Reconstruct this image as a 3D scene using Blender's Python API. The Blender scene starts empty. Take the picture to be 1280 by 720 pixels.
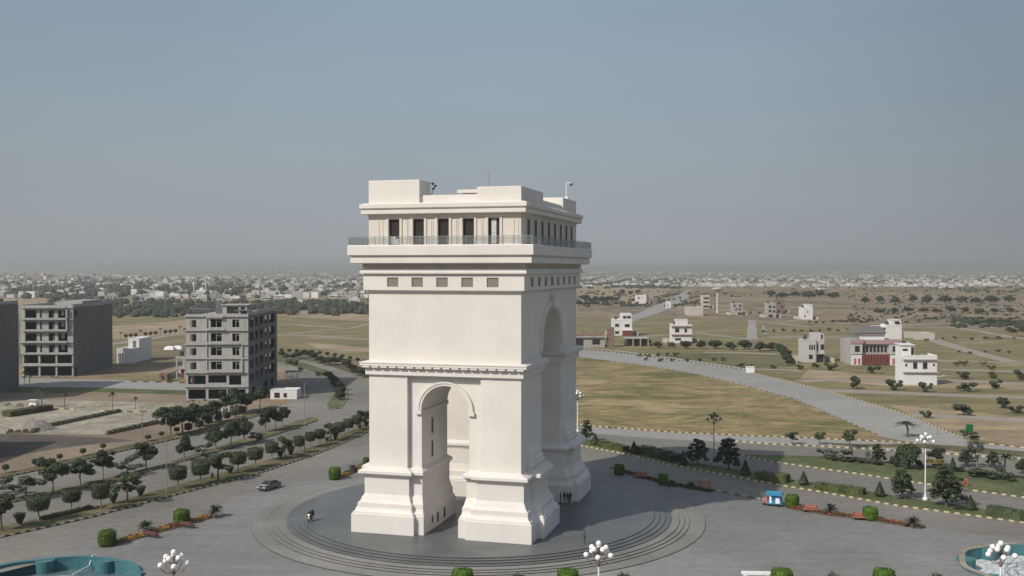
import bpy, bmesh, math, random
from mathutils import Vector, Matrix
R = math.radians
C = bpy.context.scene.collection
rng = random.Random(7)
U = rng.uniform

# ------------------------------------------------------------------ camera
CAMZ, F, HZ = 36.9, 1283.0, 336.0
scene = bpy.context.scene
cam_d = bpy.data.cameras.new('camera'); cam = bpy.data.objects.new('camera', cam_d); C.objects.link(cam)
cam_d.sensor_width = 36.0; cam_d.lens = 36.0*F/1280.0
cam_d.clip_start = 0.5; cam_d.clip_end = 60000
PITCH = math.atan((360-HZ)/F)
cam.location = (0, 0, CAMZ); cam.rotation_euler = (R(90)-PITCH, 0, 0)
scene.camera = cam
CP, SP = math.cos(PITCH), math.sin(PITCH)
def G(px, py, z=0.0):
    """the ground point that the photo shows at a pixel"""
    a = (px-640)/F; b = (360-py)/F
    dx, dy, dz = a, CP+b*SP, -SP+b*CP
    t = (z-CAMZ)/dz
    return (dx*t, dy*t)
def mpp(py): return CAMZ/(py-HZ)*1.0

# ------------------------------------------------------------------ materials
def node_mat(name):
    m = bpy.data.materials.new(name); m.use_nodes = True
    nt = m.node_tree; b = nt.nodes['Principled BSDF']
    return m, nt, b
def noise_node(nt, co, scale, detail=4, rough=.55, dist=0.0):
    n = nt.nodes.new('ShaderNodeTexNoise'); n.inputs['Scale'].default_value = scale
    n.inputs['Detail'].default_value = detail; n.inputs['Roughness'].default_value = rough
    n.inputs['Distortion'].default_value = dist
    if co is not None: nt.links.new(co, n.inputs['Vector'])
    return n
def ramp(nt, fac, stops):
    r = nt.nodes.new('ShaderNodeValToRGB'); e = r.color_ramp.elements
    while len(e) < len(stops): e.new(0.5)
    for i, (p, c) in enumerate(stops):
        e[i].position = p; e[i].color = (c[0], c[1], c[2], 1)
    nt.links.new(fac, r.inputs['Fac'])
    return r
def mixc(nt, fac, a, b, mode='MIX'):
    m = nt.nodes.new('ShaderNodeMix'); m.data_type = 'RGBA'; m.blend_type = mode
    if isinstance(fac, (int, float)): m.inputs[0].default_value = fac
    else: nt.links.new(fac, m.inputs[0])
    for k, v in ((6, a), (7, b)):
        if isinstance(v, tuple): m.inputs[k].default_value = (v[0], v[1], v[2], 1)
        else: nt.links.new(v, m.inputs[k])
    return m.outputs[2]
def coords(nt, scale=None, rot=None):
    g = nt.nodes.new('ShaderNodeNewGeometry')
    if scale is None: return g.outputs['Position']
    mp = nt.nodes.new('ShaderNodeMapping'); mp.inputs['Scale'].default_value = scale
    if rot: mp.inputs['Rotation'].default_value = rot
    nt.links.new(g.outputs['Position'], mp.inputs['Vector'])
    return mp.outputs['Vector']
def plain(name, col, rough=.7, var=.15, scale=1.5, metal=0.0, bump=0.0, spec=.3, stretch=None):
    m, nt, b = node_mat(name)
    n = noise_node(nt, coords(nt, stretch) , scale, 5, .6)
    lo = tuple(c*(1-var) for c in col); hi = tuple(min(1, c*(1+var)) for c in col)
    r = ramp(nt, n.outputs['Fac'], [(.3, lo), (.7, hi)])
    nt.links.new(r.outputs['Color'], b.inputs['Base Color'])
    b.inputs['Roughness'].default_value = rough; b.inputs['Metallic'].default_value = metal
    b.inputs['Specular IOR Level'].default_value = spec
    if bump:
        bp = nt.nodes.new('ShaderNodeBump'); bp.inputs['Strength'].default_value = bump
        nt.links.new(n.outputs['Fac'], bp.inputs['Height']); nt.links.new(bp.outputs['Normal'], b.inputs['Normal'])
    return m
def two_scale(name, stops, s1, s2, amt=.35, rough=.85, stretch=None, dark=(.5,.5,.5), s3=None):
    """large patches of colour (ramp on s1) broken by a finer mottling (s2)"""
    m, nt, b = node_mat(name)
    co = coords(nt, stretch)
    n1 = noise_node(nt, co, s1, 6, .6, .6)
    r = ramp(nt, n1.outputs['Fac'], stops)
    n2 = noise_node(nt, co, s2, 6, .7)
    r2 = ramp(nt, n2.outputs['Fac'], [(.3, (1-amt,)*3), (.7, (1+amt*.6,)*3)])
    col = mixc(nt, 1.0, r.outputs['Color'], r2.outputs['Color'], 'MULTIPLY')
    if s3:
        n3 = noise_node(nt, co, s3, 3, .6)
        r3 = ramp(nt, n3.outputs['Fac'], [(.35, (.75,.75,.75)), (.65, (1.15,1.15,1.15))])
        col = mixc(nt, 1.0, col, r3.outputs['Color'], 'MULTIPLY')
    nt.links.new(col, b.inputs['Base Color'])
    b.inputs['Roughness'].default_value = rough; b.inputs['Specular IOR Level'].default_value = .2
    return m
def paving(name, base, lo, hi):
    m = two_scale(name, [(.25, lo), (.5, base), (.8, hi)], .035, .6, .16, .8, s3=.012)
    nt = m.node_tree; b = nt.nodes['Principled BSDF']; src = b.inputs['Base Color'].links[0].from_socket
    br = nt.nodes.new('ShaderNodeTexBrick'); br.inputs['Scale'].default_value = .42; br.inputs['Mortar Size'].default_value = .012; br.offset = .0
    for k, c in (('Color1', (1,1,1,1)), ('Color2', (.95,.95,.95,1)), ('Mortar', (.84,.84,.84,1))): br.inputs[k].default_value = c
    nt.links.new(coords(nt, (1,1,1), (0,0,.35)), br.inputs['Vector'])
    n = noise_node(nt, coords(nt, (.05, .6, 1), (0,0,-.12)), 1.0, 5, .65)
    r = ramp(nt, n.outputs['Fac'], [(.3, (.86,.86,.87)), (.5, (1,1,1)), (.72, (1.08,1.08,1.07))])
    n2 = noise_node(nt, coords(nt), .22, 6, .75)
    r2 = ramp(nt, n2.outputs['Fac'], [(.25, (.78,.78,.78)), (.36, (1,1,1))])
    c = mixc(nt, .8, src, br.outputs['Color'], 'MULTIPLY'); c = mixc(nt, 1.0, c, r.outputs['Color'], 'MULTIPLY'); c = mixc(nt, .7, c, r2.outputs['Color'], 'MULTIPLY')
    nt.links.new(c, b.inputs['Base Color']); return m
def foliage(name, dark, light, tint=None):
    m, nt, b = node_mat(name)
    g = nt.nodes.new('ShaderNodeNewGeometry')
    oi = nt.nodes.new('ShaderNodeObjectInfo')
    r = ramp(nt, g.outputs['Random Per Island'], [(0, dark), (.55, tuple((a+c)/2 for a, c in zip(dark, light))), (1, light)])
    hs = nt.nodes.new('ShaderNodeHueSaturation'); nt.links.new(r.outputs['Color'], hs.inputs['Color'])
    mr = nt.nodes.new('ShaderNodeMapRange'); mr.inputs[3].default_value = .8; mr.inputs[4].default_value = 1.2
    nt.links.new(oi.outputs['Random'], mr.inputs[0]); nt.links.new(mr.outputs[0], hs.inputs['Value'])
    mh = nt.nodes.new('ShaderNodeMapRange'); mh.inputs[3].default_value = .485; mh.inputs[4].default_value = .515
    nt.links.new(oi.outputs['Random'], mh.inputs[0]); nt.links.new(mh.outputs[0], hs.inputs['Hue'])
    nt.links.new(hs.outputs['Color'], b.inputs['Base Color'])
    b.inputs['Roughness'].default_value = .65; b.inputs['Specular IOR Level'].default_value = .25
    return m

def stone_mat(name, base, streak=.12):
    m, nt, b = node_mat(name)
    co = coords(nt)
    n1 = noise_node(nt, co, .18, 5, .6)
    r1 = ramp(nt, n1.outputs['Fac'], [(.3, tuple(c*.93 for c in base)), (.7, tuple(min(1, c*1.04) for c in base))])
    n2 = noise_node(nt, coords(nt, (1.6, 1.6, .07)), 1.0, 5, .65)
    r2 = ramp(nt, n2.outputs['Fac'], [(.38, (1-streak, 1-streak*1.05, 1-streak*1.2)), (.6, (1, 1, 1))])
    n3 = noise_node(nt, co, 4.0, 4, .7)
    r3 = ramp(nt, n3.outputs['Fac'], [(.3, (.95,.95,.95)), (.7, (1.03,1.03,1.03))])
    c = mixc(nt, 1.0, r1.outputs['Color'], r2.outputs['Color'], 'MULTIPLY')
    c = mixc(nt, 1.0, c, r3.outputs['Color'], 'MULTIPLY')
    # cladding slabs: faint courses
    w = nt.nodes.new('ShaderNodeTexWave'); w.wave_type = 'BANDS'; w.bands_direction = 'Z'; w.wave_profile = 'SAW'
    w.inputs['Scale'].default_value = .16; nt.links.new(co, w.inputs['Vector'])
    r4 = ramp(nt, w.outputs['Fac'], [(0, (.93,.93,.92)), (.035, (1,1,1))])
    c = mixc(nt, .55, c, mixc(nt, 1.0, c, r4.outputs['Color'], 'MULTIPLY'))
    nt.links.new(c, b.inputs['Base Color'])
    b.inputs['Roughness'].default_value = .75; b.inputs['Specular IOR Level'].default_value = .25
    return m

M = {}
M['stone'] = stone_mat('cream_stone', (.665, .635, .592), .012)
M['attic_stone'] = stone_mat('attic_stone', (.62, .575, .515), .025)
M['dark_glass'] = plain('dark_glass', (.034, .028, .024), .3, .1, 1, spec=.25)
M['curtain'] = plain('pale_curtain', (.5, .5, .5), .8, .15, 3)
M['metal'] = plain('grey_metal', (.3, .31, .32), .45, .1, 3, metal=.5)
M['dark_metal'] = plain('dark_metal', (.06, .06, .065), .5, .15, 3)
M['white_paint'] = plain('white_paint', (.75, .75, .74), .5, .06, 2)
M['globe'] = plain('opal_globe', (.8, .79, .77), .35, .04, 2)
M['granite'] = two_scale('platform_granite', [(.3, (0.086,0.094,0.096)), (.55, (0.121,0.127,0.127)), (.75, (0.152,0.155,0.149))], .12, 2.5, .22, .45)
M['granite_dark'] = plain('black_granite', (.05, .05, .052), .4, .2, 3)
M['plaza'] = paving('plaza_concrete', (0.226,0.223,0.215), (0.189,0.185,0.177), (0.262,0.260,0.246))
M['pale_paving'] = two_scale('pale_ring_paving', [(.25, (0.187,0.182,0.168)), (.5, (0.220,0.214,0.199)), (.8, (0.252,0.246,0.227))], .09, 1.4, .16, .8, s3=.03)
M['asphalt'] = two_scale('asphalt', [(.25, (0.164,0.155,0.135)), (.5, (0.202,0.191,0.167)), (.8, (0.239,0.229,0.199))], .03, .8, .18, .85, s3=.01)
def wear(m, rot, sx=.03, sy=.9):
    nt = m.node_tree; b = nt.nodes['Principled BSDF']; src = b.inputs['Base Color'].links[0].from_socket
    n = noise_node(nt, coords(nt, (sx, sy, 1), (0, 0, rot)), 1.0, 5, .65)
    r = ramp(nt, n.outputs['Fac'], [(.3, (.84,.84,.84)), (.5, (1,1,1)), (.72, (1.1,1.09,1.08))])
    n2 = noise_node(nt, coords(nt), .3, 6, .75)
    r2 = ramp(nt, n2.outputs['Fac'], [(.27, (.76,.76,.76)), (.37, (1,1,1))])
    c = mixc(nt, 1.0, src, r.outputs['Color'], 'MULTIPLY'); c = mixc(nt, .6, c, r2.outputs['Color'], 'MULTIPLY')
    nt.links.new(c, b.inputs['Base Color'])
wear(M['asphalt'], -1.15)
M['asphalt_pale'] = two_scale('pale_asphalt', [(.25, (0.239,0.234,0.216)), (.6, (0.291,0.285,0.268)), (.85, (0.323,0.315,0.294))], .02, .5, .12, .85)
wear(M['asphalt_pale'], .9)
M['lot'] = two_scale('lot_concrete', [(.25, (0.247,0.225,0.175)), (.55, (0.316,0.293,0.231)), (.85, (0.351,0.326,0.257))], .05, .6, .34, .9, s3=.15)
M['dirt'] = two_scale('dirt', [(.25, (0.173,0.135,0.097)), (.5, (0.238,0.189,0.135)), (.8, (0.302,0.248,0.184))], .04, .8, .3, .95)
M['street'] = two_scale('gravel_street', [(.25, (.24,.215,.18)), (.75, (.31,.28,.24))], .03, .5, .2, .95)
M['verge'] = two_scale('dry_verge', [(.28, (.055,.065,.025)), (.47, (.095,.09,.042)), (.63, (.17,.135,.075)), (.8, (.24,.19,.12))], .22, 1.6, .4, .95)
M['lawn'] = two_scale('lawn', [(.28, (0.058,0.078,0.028)), (.5, (0.091,0.112,0.045)), (.75, (0.163,0.159,0.082))], .12, 1.2, .35, .95)
M['plot_green'] = two_scale('plot_green', [(.25, (.085,.09,.037)), (.5, (.125,.12,.055)), (.75, (.175,.155,.085))], .03, .5, .3, .95)
M['dark_ground'] = two_scale('dark_mottled_ground', [(.3, (.07,.062,.053)), (.6, (.11,.097,.082)), (.8, (.17,.145,.115))], .09, .9, .35, .95)
M['kerb_brown'] = plain('weathered_kerb', (.13, .105, .07), .85, .3, 2)
M['kerb_dull'] = plain('dusty_kerb', (.19, .165, .13), .85, .25, 2)
M['field'] = two_scale('dry_field', [(.25, (0.095,0.098,0.039)), (.40, (0.154,0.146,0.059)), (.48, (0.286,0.212,0.113)), (.54, (0.175,0.159,0.069)), (.61, (0.350,0.265,0.147)), (.70, (0.265,0.217,0.108)), (.80, (0.477,0.403,0.275))], .026, .4, .36, .95, (1, 1.6, 1), s3=.09)
M['olive'] = two_scale('olive_field', [(.25, (0.131,0.125,0.055)), (.5, (0.190,0.165,0.081)), (.75, (0.264,0.217,0.118))], .02, .35, .25, .95, (1, 2.2, 1), s3=.06)
M['tan'] = two_scale('tan_field', [(.25, (0.230,0.176,0.103)), (.5, (0.302,0.236,0.151)), (.75, (0.375,0.302,0.206))], .02, .35, .25, .95, (1, 2.2, 1), s3=.06)
M['heath'] = two_scale('scrub_land', [(.3, (0.079,0.079,0.051)), (.42, (0.185,0.152,0.103)), (.52, (0.290,0.218,0.147)), (.6, (0.145,0.132,0.083)), (.7, (0.317,0.251,0.173)), (.85, (0.224,0.211,0.115))], .010, .09, .5, .95, (1, 1.3, 1), s3=.045)
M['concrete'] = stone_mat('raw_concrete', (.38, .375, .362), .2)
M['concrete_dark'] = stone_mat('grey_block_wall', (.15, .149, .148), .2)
M['shade_in'] = plain('shaded_interior', (.06, .057, .054), .9, .2, 1)  # near-black colour puts the indoor shade into inner walls and attic core
M['infill'] = two_scale('block_infill', [(.3, (.31,.302,.29)), (.6, (.41,.40,.38)), (.8, (.47,.46,.44))], .35, 2.2, .2, .95)
M['house_pale'] = stone_mat('pale_grey_render', (.47, .465, .445), .08)
M['house_white'] = stone_mat('white_render', (.66, .655, .64), .05)
M['house_cream'] = stone_mat('cream_render', (.50, .455, .405), .08)
M['house_grey'] = stone_mat('grey_render', (.38, .37, .35), .16)
M['house_brick'] = plain('brick_wall', (.20, .14, .11), .9, .25, .8)
M['pink'] = plain('pink_trim', (.36, .245, .235), .8, .12, 1)
M['red'] = plain('red_paint', (.17, .05, .05), .6, .2, 2)
M['red_brick'] = plain('red_brick', (.24, .14, .10), .9, .25, .5)
M['dull_red'] = plain('dull_red_paint', (.12, .05, .04), .7, .2, 2)
M['grille'] = plain('stone_grille', (.20, .183, .162), .8, .25, 14)
M['orange'] = plain('orange_paint', (.36, .13, .085), .6, .2, 2)
M['blue'] = plain('blue_paint', (.04, .22, .38), .45, .12, 2)
M['blue_dark'] = plain('dark_blue_paint', (.02, .10, .22), .5, .15, 2)
M['pinkred'] = plain('faded_red', (.40, .12, .11), .5, .2, 4)
M['teal'] = two_scale('teal_tiles', [(.3, (.045,.135,.155)), (.7, (.07,.19,.21))], .3, 3.0, .2, .4)
M['bronze'] = plain('bronze_paint', (.16, .12, .10), .5, .15, 4)
M['kerb_white'] = plain('kerb_white', (.30, .28, .24), .8, .2, 2)
M['kerb_yellow'] = plain('kerb_yellow', (.47, .415, .26), .8, .2, 2)
M['kerb_black'] = plain('kerb_black', (.035, .033, .03), .8, .3, 2)
M['kerb_grey'] = plain('kerb_grey', (.30, .29, .27), .85, .2, 2)
M['mark'] = plain('road_paint', (.24, .235, .22), .8, .3, 1.2)
M['bark'] = plain('bark', (.11, .09, .07), .9, .3, 5)
M['pale_bark'] = plain('pale_bark', (.24, .21, .17), .9, .25, 5)
M['black_cloth'] = plain('black_cloth', (.012, .012, .014), .85, .2, 6)
M['white_cloth'] = plain('white_cloth', (.7, .7, .7), .8, .05, 6)
M['grey_cloth'] = plain('grey_cloth', (.06, .06, .07), .85, .2, 6)
M['skin'] = plain('skin', (.30, .18, .12), .6, .08, 6)
M['hair'] = plain('black_hair', (.01, .009, .008), .6, .1, 9)
M['car'] = plain('silver_grey_paint', (.17, .165, .17), .28, .05, 2, metal=.6)
M['car_glare'] = plain('silver_glare', (.5, .5, .5), .3, .05, 2, metal=.3)  # car colour lightened to hold the light reflected off the bonnet
M['tyre'] = plain('rubber', (.015, .015, .015), .8, .1, 4)
M['lamp_glass'] = plain('headlight_glass', (.6, .6, .6), .15, .05, 4)
M['tail'] = plain('tail_light', (.3, .01, .01), .3, .05, 4)
M['green'] = plain('green_sheet', (.02, .26, .07), .6, .2, 1)
M['rubble'] = plain('spoil', (.22, .20, .18), .95, .3, .9)
M['yellow_flower'] = foliage('yellow_flowers', (.24, .16, .03), (.46, .30, .04))
M['red_flower'] = foliage('red_flowers', (.14, .035, .02), (.30, .095, .05))
M['leaf_clip'] = foliage('clipped_leaves', (0.025, 0.035, 0.016), (0.071, 0.089, 0.040))
M['leaf_dark'] = foliage('dark_leaves', (0.019, 0.029, 0.016), (0.064, 0.084, 0.042))
M['leaf_loose'] = foliage('mid_leaves', (0.029, 0.044, 0.022), (0.092, 0.111, 0.056))
M['leaf_grey'] = foliage('greyish_leaves', (0.046, 0.055, 0.044), (0.138, 0.148, 0.116))
M['leaf_lime'] = foliage('bright_clipped_leaves', (.028, .062, .007), (.10, .175, .02))
M['leaf_hedge'] = foliage('hedge_leaves', (0.030, 0.040, 0.012), (0.084, 0.096, 0.031))
M['leaf_dry'] = foliage('olive_leaves', (.05, .05, .02), (.13, .12, .05))
M['leaf_yellow'] = foliage('yellowish_leaves', (.10, .085, .015), (.24, .19, .04))
M['leaf_far'] = foliage('far_leaves', (0.021, 0.029, 0.018), (0.057, 0.066, 0.041))
def glass_mat():
    m = bpy.data.materials.new('railing_glass'); m.use_nodes = True; nt = m.node_tree
    for n in list(nt.nodes): nt.nodes.remove(n)
    o = nt.nodes.new('ShaderNodeOutputMaterial'); t = nt.nodes.new('ShaderNodeBsdfTransparent')
    g = nt.nodes.new('ShaderNodeBsdfPrincipled'); mx = nt.nodes.new('ShaderNodeMixShader')
    n = noise_node(nt, None, 2.0)
    r = ramp(nt, n.outputs['Fac'], [(.3, (.25,.27,.28)), (.7, (.32,.34,.35))]); nt.links.new(r.outputs['Color'], g.inputs['Base Color'])
    g.inputs['Roughness'].default_value = .12
    t.inputs['Color'].default_value = (.9, .92, .92, 1)
    mx.inputs[0].default_value = .2
    nt.links.new(t.outputs[0], mx.inputs[1]); nt.links.new(g.outputs[0], mx.inputs[2]); nt.links.new(mx.outputs[0], o.inputs[0])
    return m
M['rail_glass'] = glass_mat()
def water_mat():
    m, nt, b = node_mat('pool_water')
    n = noise_node(nt, coords(nt), 1.2, 4, .6)
    r = ramp(nt, n.outputs['Fac'], [(.3, (.07,.12,.13)), (.7, (.13,.18,.19))])
    nt.links.new(r.outputs['Color'], b.inputs['Base Color']); b.inputs['Roughness'].default_value = .12
    bp = nt.nodes.new('ShaderNodeBump'); bp.inputs['Strength'].default_value = .25
    nt.links.new(n.outputs['Fac'], bp.inputs['Height']); nt.links.new(bp.outputs['Normal'], b.inputs['Normal'])
    return m
M['water'] = water_mat()
M['foam'] = plain('white_water', (.5, .52, .52), .5, .4, 1.6)

# ------------------------------------------------------------------ mesh helpers
class MB:
    """collects faces, links them as ONE mesh object"""
    def __init__(s): s.v = []; s.f = []; s.m = []
    def add(s, verts, faces, mi=0):
        n = len(s.v); s.v.extend(verts); s.f.extend([tuple(i+n for i in f) for f in faces]); s.m.extend([mi]*len(faces)); return s
    def box(s, x0, y0, z0, x1, y1, z1, mi=0, rot=None, at=None):
        v = [(x0,y0,z0),(x1,y0,z0),(x1,y1,z0),(x0,y1,z0),(x0,y0,z1),(x1,y0,z1),(x1,y1,z1),(x0,y1,z1)]
        if rot is not None:
            c, sn = math.cos(rot), math.sin(rot); v = [(x*c-y*sn, x*sn+y*c, z) for x, y, z in v]
        if at is not None: v = [(x+at[0], y+at[1], z+(at[2] if len(at) > 2 else 0)) for x, y, z in v]
        return s.add(v, [(0,3,2,1),(4,5,6,7),(0,1,5,4),(1,2,6,5),(2,3,7,6),(3,0,4,7)], mi)
    def cbox(s, cx, cy, z0, w, d, h, mi=0, rot=0.0):
        return s.box(-w/2, -d/2, z0, w/2, d/2, z0+h, mi, rot, (cx, cy))
    def prism(s, poly, z0, z1, mi=0):
        n = len(poly); a = sum(poly[i][0]*poly[(i+1) % n][1]-poly[(i+1) % n][0]*poly[i][1] for i in range(n))
        if a < 0: poly = poly[::-1]
        v = [(x,y,z0) for x, y in poly]+[(x,y,z1) for x, y in poly]
        f = [tuple(range(n-1,-1,-1)), tuple(range(n,2*n))]+[(i,(i+1) % n,n+(i+1) % n,n+i) for i in range(n)]
        return s.add(v, f, mi)
    def holed(s, poly, z, holes, mi=0):
        from mathutils.geometry import tessellate_polygon
        loops = [[Vector((x, y, 0)) for x, y in poly]]+[[Vector((x, y, 0)) for x, y in h] for h in holes]
        tr = tessellate_polygon(loops); v = [(q.x, q.y, z) for l in loops for q in l]; f = []
        for a, b, c in tr:
            A, B, C_ = v[a], v[b], v[c]
            f.append((a, b, c) if (B[0]-A[0])*(C_[1]-A[1])-(B[1]-A[1])*(C_[0]-A[0]) > 0 else (a, c, b))
        return s.add(v, f, mi)
    def sheet(s, poly, z, mi=0):
        n = len(poly); a = sum(poly[i][0]*poly[(i+1) % n][1]-poly[(i+1) % n][0]*poly[i][1] for i in range(n))
        if a < 0: poly = poly[::-1]
        return s.add([(x,y,z) for x, y in poly], [tuple(range(n))], mi)
    def ribbon(s, pts, w, z, mi=0):
        L = []; Rr = []
        for i, p in enumerate(pts):
            a = Vector(pts[max(0, i-1)]); b = Vector(pts[min(len(pts)-1, i+1)]); t = (b-a); t.normalize(); n = Vector((-t.y, t.x))*w/2
            L.append((p[0]+n.x, p[1]+n.y, z)); Rr.append((p[0]-n.x, p[1]-n.y, z))
        k = len(pts); return s.add(L+Rr, [(i, k+i, k+i+1, i+1) for i in range(k-1)], mi)
    def ring(s, x0, y0, z0, x1, y1, z1): return s
    def sweep(s, loops, mi=0, cap0=False, cap1=False):
        """closed loops of equal length, lofted"""
        n = len(loops[0]); v = [p for l in loops for p in l]; f = []
        for k in range(len(loops)-1):
            for i in range(n):
                j = (i+1) % n; f.append((k*n+i, k*n+j, (k+1)*n+j, (k+1)*n+i))
        if cap0: f.append(tuple(range(n-1,-1,-1)))
        if cap1: f.append(tuple(range((len(loops)-1)*n, len(loops)*n)))
        return s.add(v, f, mi)
    def rect_sweep(s, x0, y0, x1, y1, prof, mi=0, cap0=False, cap1=False):
        return s.sweep([[(x0-o,y0-o,z),(x1+o,y0-o,z),(x1+o,y1+o,z),(x0-o,y1+o,z)] for o, z in prof], mi, cap0, cap1)
    def lathe(s, prof, n=12, at=(0,0,0), mi=0, cap=True):
        loops = [[(at[0]+r*math.cos(2*math.pi*i/n), at[1]+r*math.sin(2*math.pi*i/n), at[2]+z) for i in range(n)] for r, z in prof]
        return s.sweep(loops, mi, cap, cap)
    def tube(s, a, b, r0, r1=None, n=6, mi=0):
        r1 = r0 if r1 is None else r1
        a = Vector(a); b = Vector(b); d = (b-a).normalized()
        p = d.orthogonal().normalized(); q = d.cross(p)
        lo = [tuple(a+(p*math.cos(2*math.pi*i/n)+q*math.sin(2*math.pi*i/n))*r0) for i in range(n)]
        hi = [tuple(b+(p*math.cos(2*math.pi*i/n)+q*math.sin(2*math.pi*i/n))*r1) for i in range(n)]
        return s.sweep([lo, hi], mi, True, True)
    def sphere(s, c, r, n=10, m=6, mi=0, sq=(1,1,1)):
        prof = [(max(.001, r*math.sin(math.pi*k/m)), -r*math.cos(math.pi*k/m)) for k in range(m+1)]
        loops = [[(c[0]+q*math.cos(2*math.pi*i/n)*sq[0], c[1]+q*math.sin(2*math.pi*i/n)*sq[1], c[2]+z*sq[2]) for i in range(n)] for q, z in prof]
        return s.sweep(loops, mi, True, True)
    def extrude(s, prof, d0, d1, axis, mi=0):
        """2D profile (a,z) extruded along x or y"""
        n = len(prof)
        if axis == 'y':
            A = [(a, d0, z) for a, z in prof]; B = [(a, d1, z) for a, z in prof]
        else:
            A = [(d0, a, z) for a, z in prof]; B = [(d1, a, z) for a, z in prof]
        return s.add(A+B, [tuple(range(n)), tuple(range(2*n-1, n-1, -1))]+[(i, n+i, n+(i+1) % n, (i+1) % n) for i in range(n)], mi)
    def wall(s, o, ang, w, h, t, holes, mi=0):
        """wall from o along ang, outside is to its right; holes (u0,z0,u1,z1) go right through"""
        us = sorted({0.0, w, *[min(max(k, 0), w) for hh in holes for k in (hh[0], hh[2])]})
        zs = sorted({0.0, h, *[min(max(k, 0), h) for hh in holes for k in (hh[1], hh[3])]})
        ca, sa = math.cos(ang), math.sin(ang)
        def P(u, z, d): return (o[0]+u*ca-d*sa, o[1]+u*sa+d*ca, o[2]+z)
        nu, nz = len(us)-1, len(zs)-1
        def solid(i, j):
            if i < 0 or j < 0 or i >= nu or j >= nz: return False
            uc, zc = (us[i]+us[i+1])/2, (zs[j]+zs[j+1])/2
            return not any(a < uc < c and b < zc < d for a, b, c, d in holes)
        for i in range(nu):
            for j in range(nz):
                if not solid(i, j): continue
                a, b, c, d = us[i], us[i+1], zs[j], zs[j+1]
                s.add([P(a,c,0),P(b,c,0),P(b,d,0),P(a,d,0)], [(0,1,2,3)], mi)
                s.add([P(a,c,t),P(b,c,t),P(b,d,t),P(a,d,t)], [(3,2,1,0)], mi)
                if not solid(i-1, j): s.add([P(a,c,0),P(a,d,0),P(a,d,t),P(a,c,t)], [(0,1,2,3)], mi)
                if not solid(i+1, j): s.add([P(b,c,0),P(b,d,0),P(b,d,t),P(b,c,t)], [(3,2,1,0)], mi)
                if not solid(i, j-1): s.add([P(a,c,0),P(b,c,0),P(b,c,t),P(a,c,t)], [(3,2,1,0)], mi)
                if not solid(i, j+1): s.add([P(a,d,0),P(b,d,0),P(b,d,t),P(a,d,t)], [(0,1,2,3)], mi)
        return s
    def mesh(s, name, mats):
        me = bpy.data.meshes.new(name); me.from_pydata(s.v, [], s.f)
        mats = mats if isinstance(mats, (list, tuple)) else [mats]
        for m in mats: me.materials.append(m)
        if len(mats) > 1: me.polygons.foreach_set('material_index', s.m)
        me.update(); return me
    def build(s, name, mats, parent=None, smooth=False, fix=False):
        me = s.mesh(name, mats)
        if fix:
            bm = bmesh.new(); bm.from_mesh(me); bmesh.ops.recalc_face_normals(bm, faces=bm.faces); bm.to_mesh(me); bm.free()
        if smooth: me.polygons.foreach_set('use_smooth', [True]*len(me.polygons))
        o = bpy.data.objects.new(name, me); C.objects.link(o)
        if parent is not None: o.parent = parent
        return o
def tag(o, label, cat, group=None, kind=None):
    if label: o['label'] = label
    if cat: o['category'] = cat
    if group: o['group'] = group
    if kind: o['kind'] = kind
    return o
def thing(name, label, cat, loc=(0,0,0), rot=0.0, group=None):
    o = bpy.data.objects.new(name, None); C.objects.link(o); o.empty_display_size = .5
    o.location = (loc[0], loc[1], loc[2] if len(loc) > 2 else 0.0); o.rotation_euler = (0, 0, rot)
    return tag(o, label, cat, group)
def struct(name, mb, mats):
    return tag(mb.build(name, mats), None, None, None, 'structure')
def copy_tree(o, parent=None):
    c = o.copy(); C.objects.link(c)
    if parent is not None: c.parent = parent
    for ch in list(o.children): copy_tree(ch, c)
    return c
def GP(*pts): return [G(*p) for p in pts]
ORD = ['first','second','third','fourth','fifth','sixth','seventh','eighth','ninth','tenth','eleventh','twelfth','thirteenth','fourteenth','fifteenth','sixteenth','seventeenth','eighteenth','nineteenth','twentieth']
# ------------------------------------------------------------------ light, sky, haze
SUN_EL = R(39.5)
SUN_AZ = Vector((-.765, -.645)).normalized()          # horizontal direction towards the sun
sd = Vector((SUN_AZ.x*math.cos(SUN_EL), SUN_AZ.y*math.cos(SUN_EL), math.sin(SUN_EL)))
ld = bpy.data.lights.new('sun', 'SUN'); ld.energy = 3.35; ld.angle = R(.6); ld.color = (1.0, .93, .83)
lo = bpy.data.objects.new('sun', ld); C.objects.link(lo); lo.rotation_euler = (-sd).to_track_quat('-Z', 'Y').to_euler(); lo.location = (-300, -200, 300)
w = bpy.data.worlds.new('World'); scene.world = w; w.use_nodes = True
nt = w.node_tree; bg = nt.nodes['Background']
sky = nt.nodes.new('ShaderNodeTexSky'); sky.sky_type = 'NISHITA'; sky.sun_disc = False
sky.sun_elevation = SUN_EL; sky.sun_rotation = math.atan2(SUN_AZ.x, SUN_AZ.y)
sky.altitude = 300; sky.air_density = 1.25; sky.dust_density = 1.6; sky.ozone_density = 1.0
hsv = nt.nodes.new('ShaderNodeHueSaturation'); hsv.inputs['Saturation'].default_value = .6; nt.links.new(sky.outputs[0], hsv.inputs['Color']); nt.links.new(hsv.outputs[0], bg.inputs['Color']); bg.inputs['Strength'].default_value = .12
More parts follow.
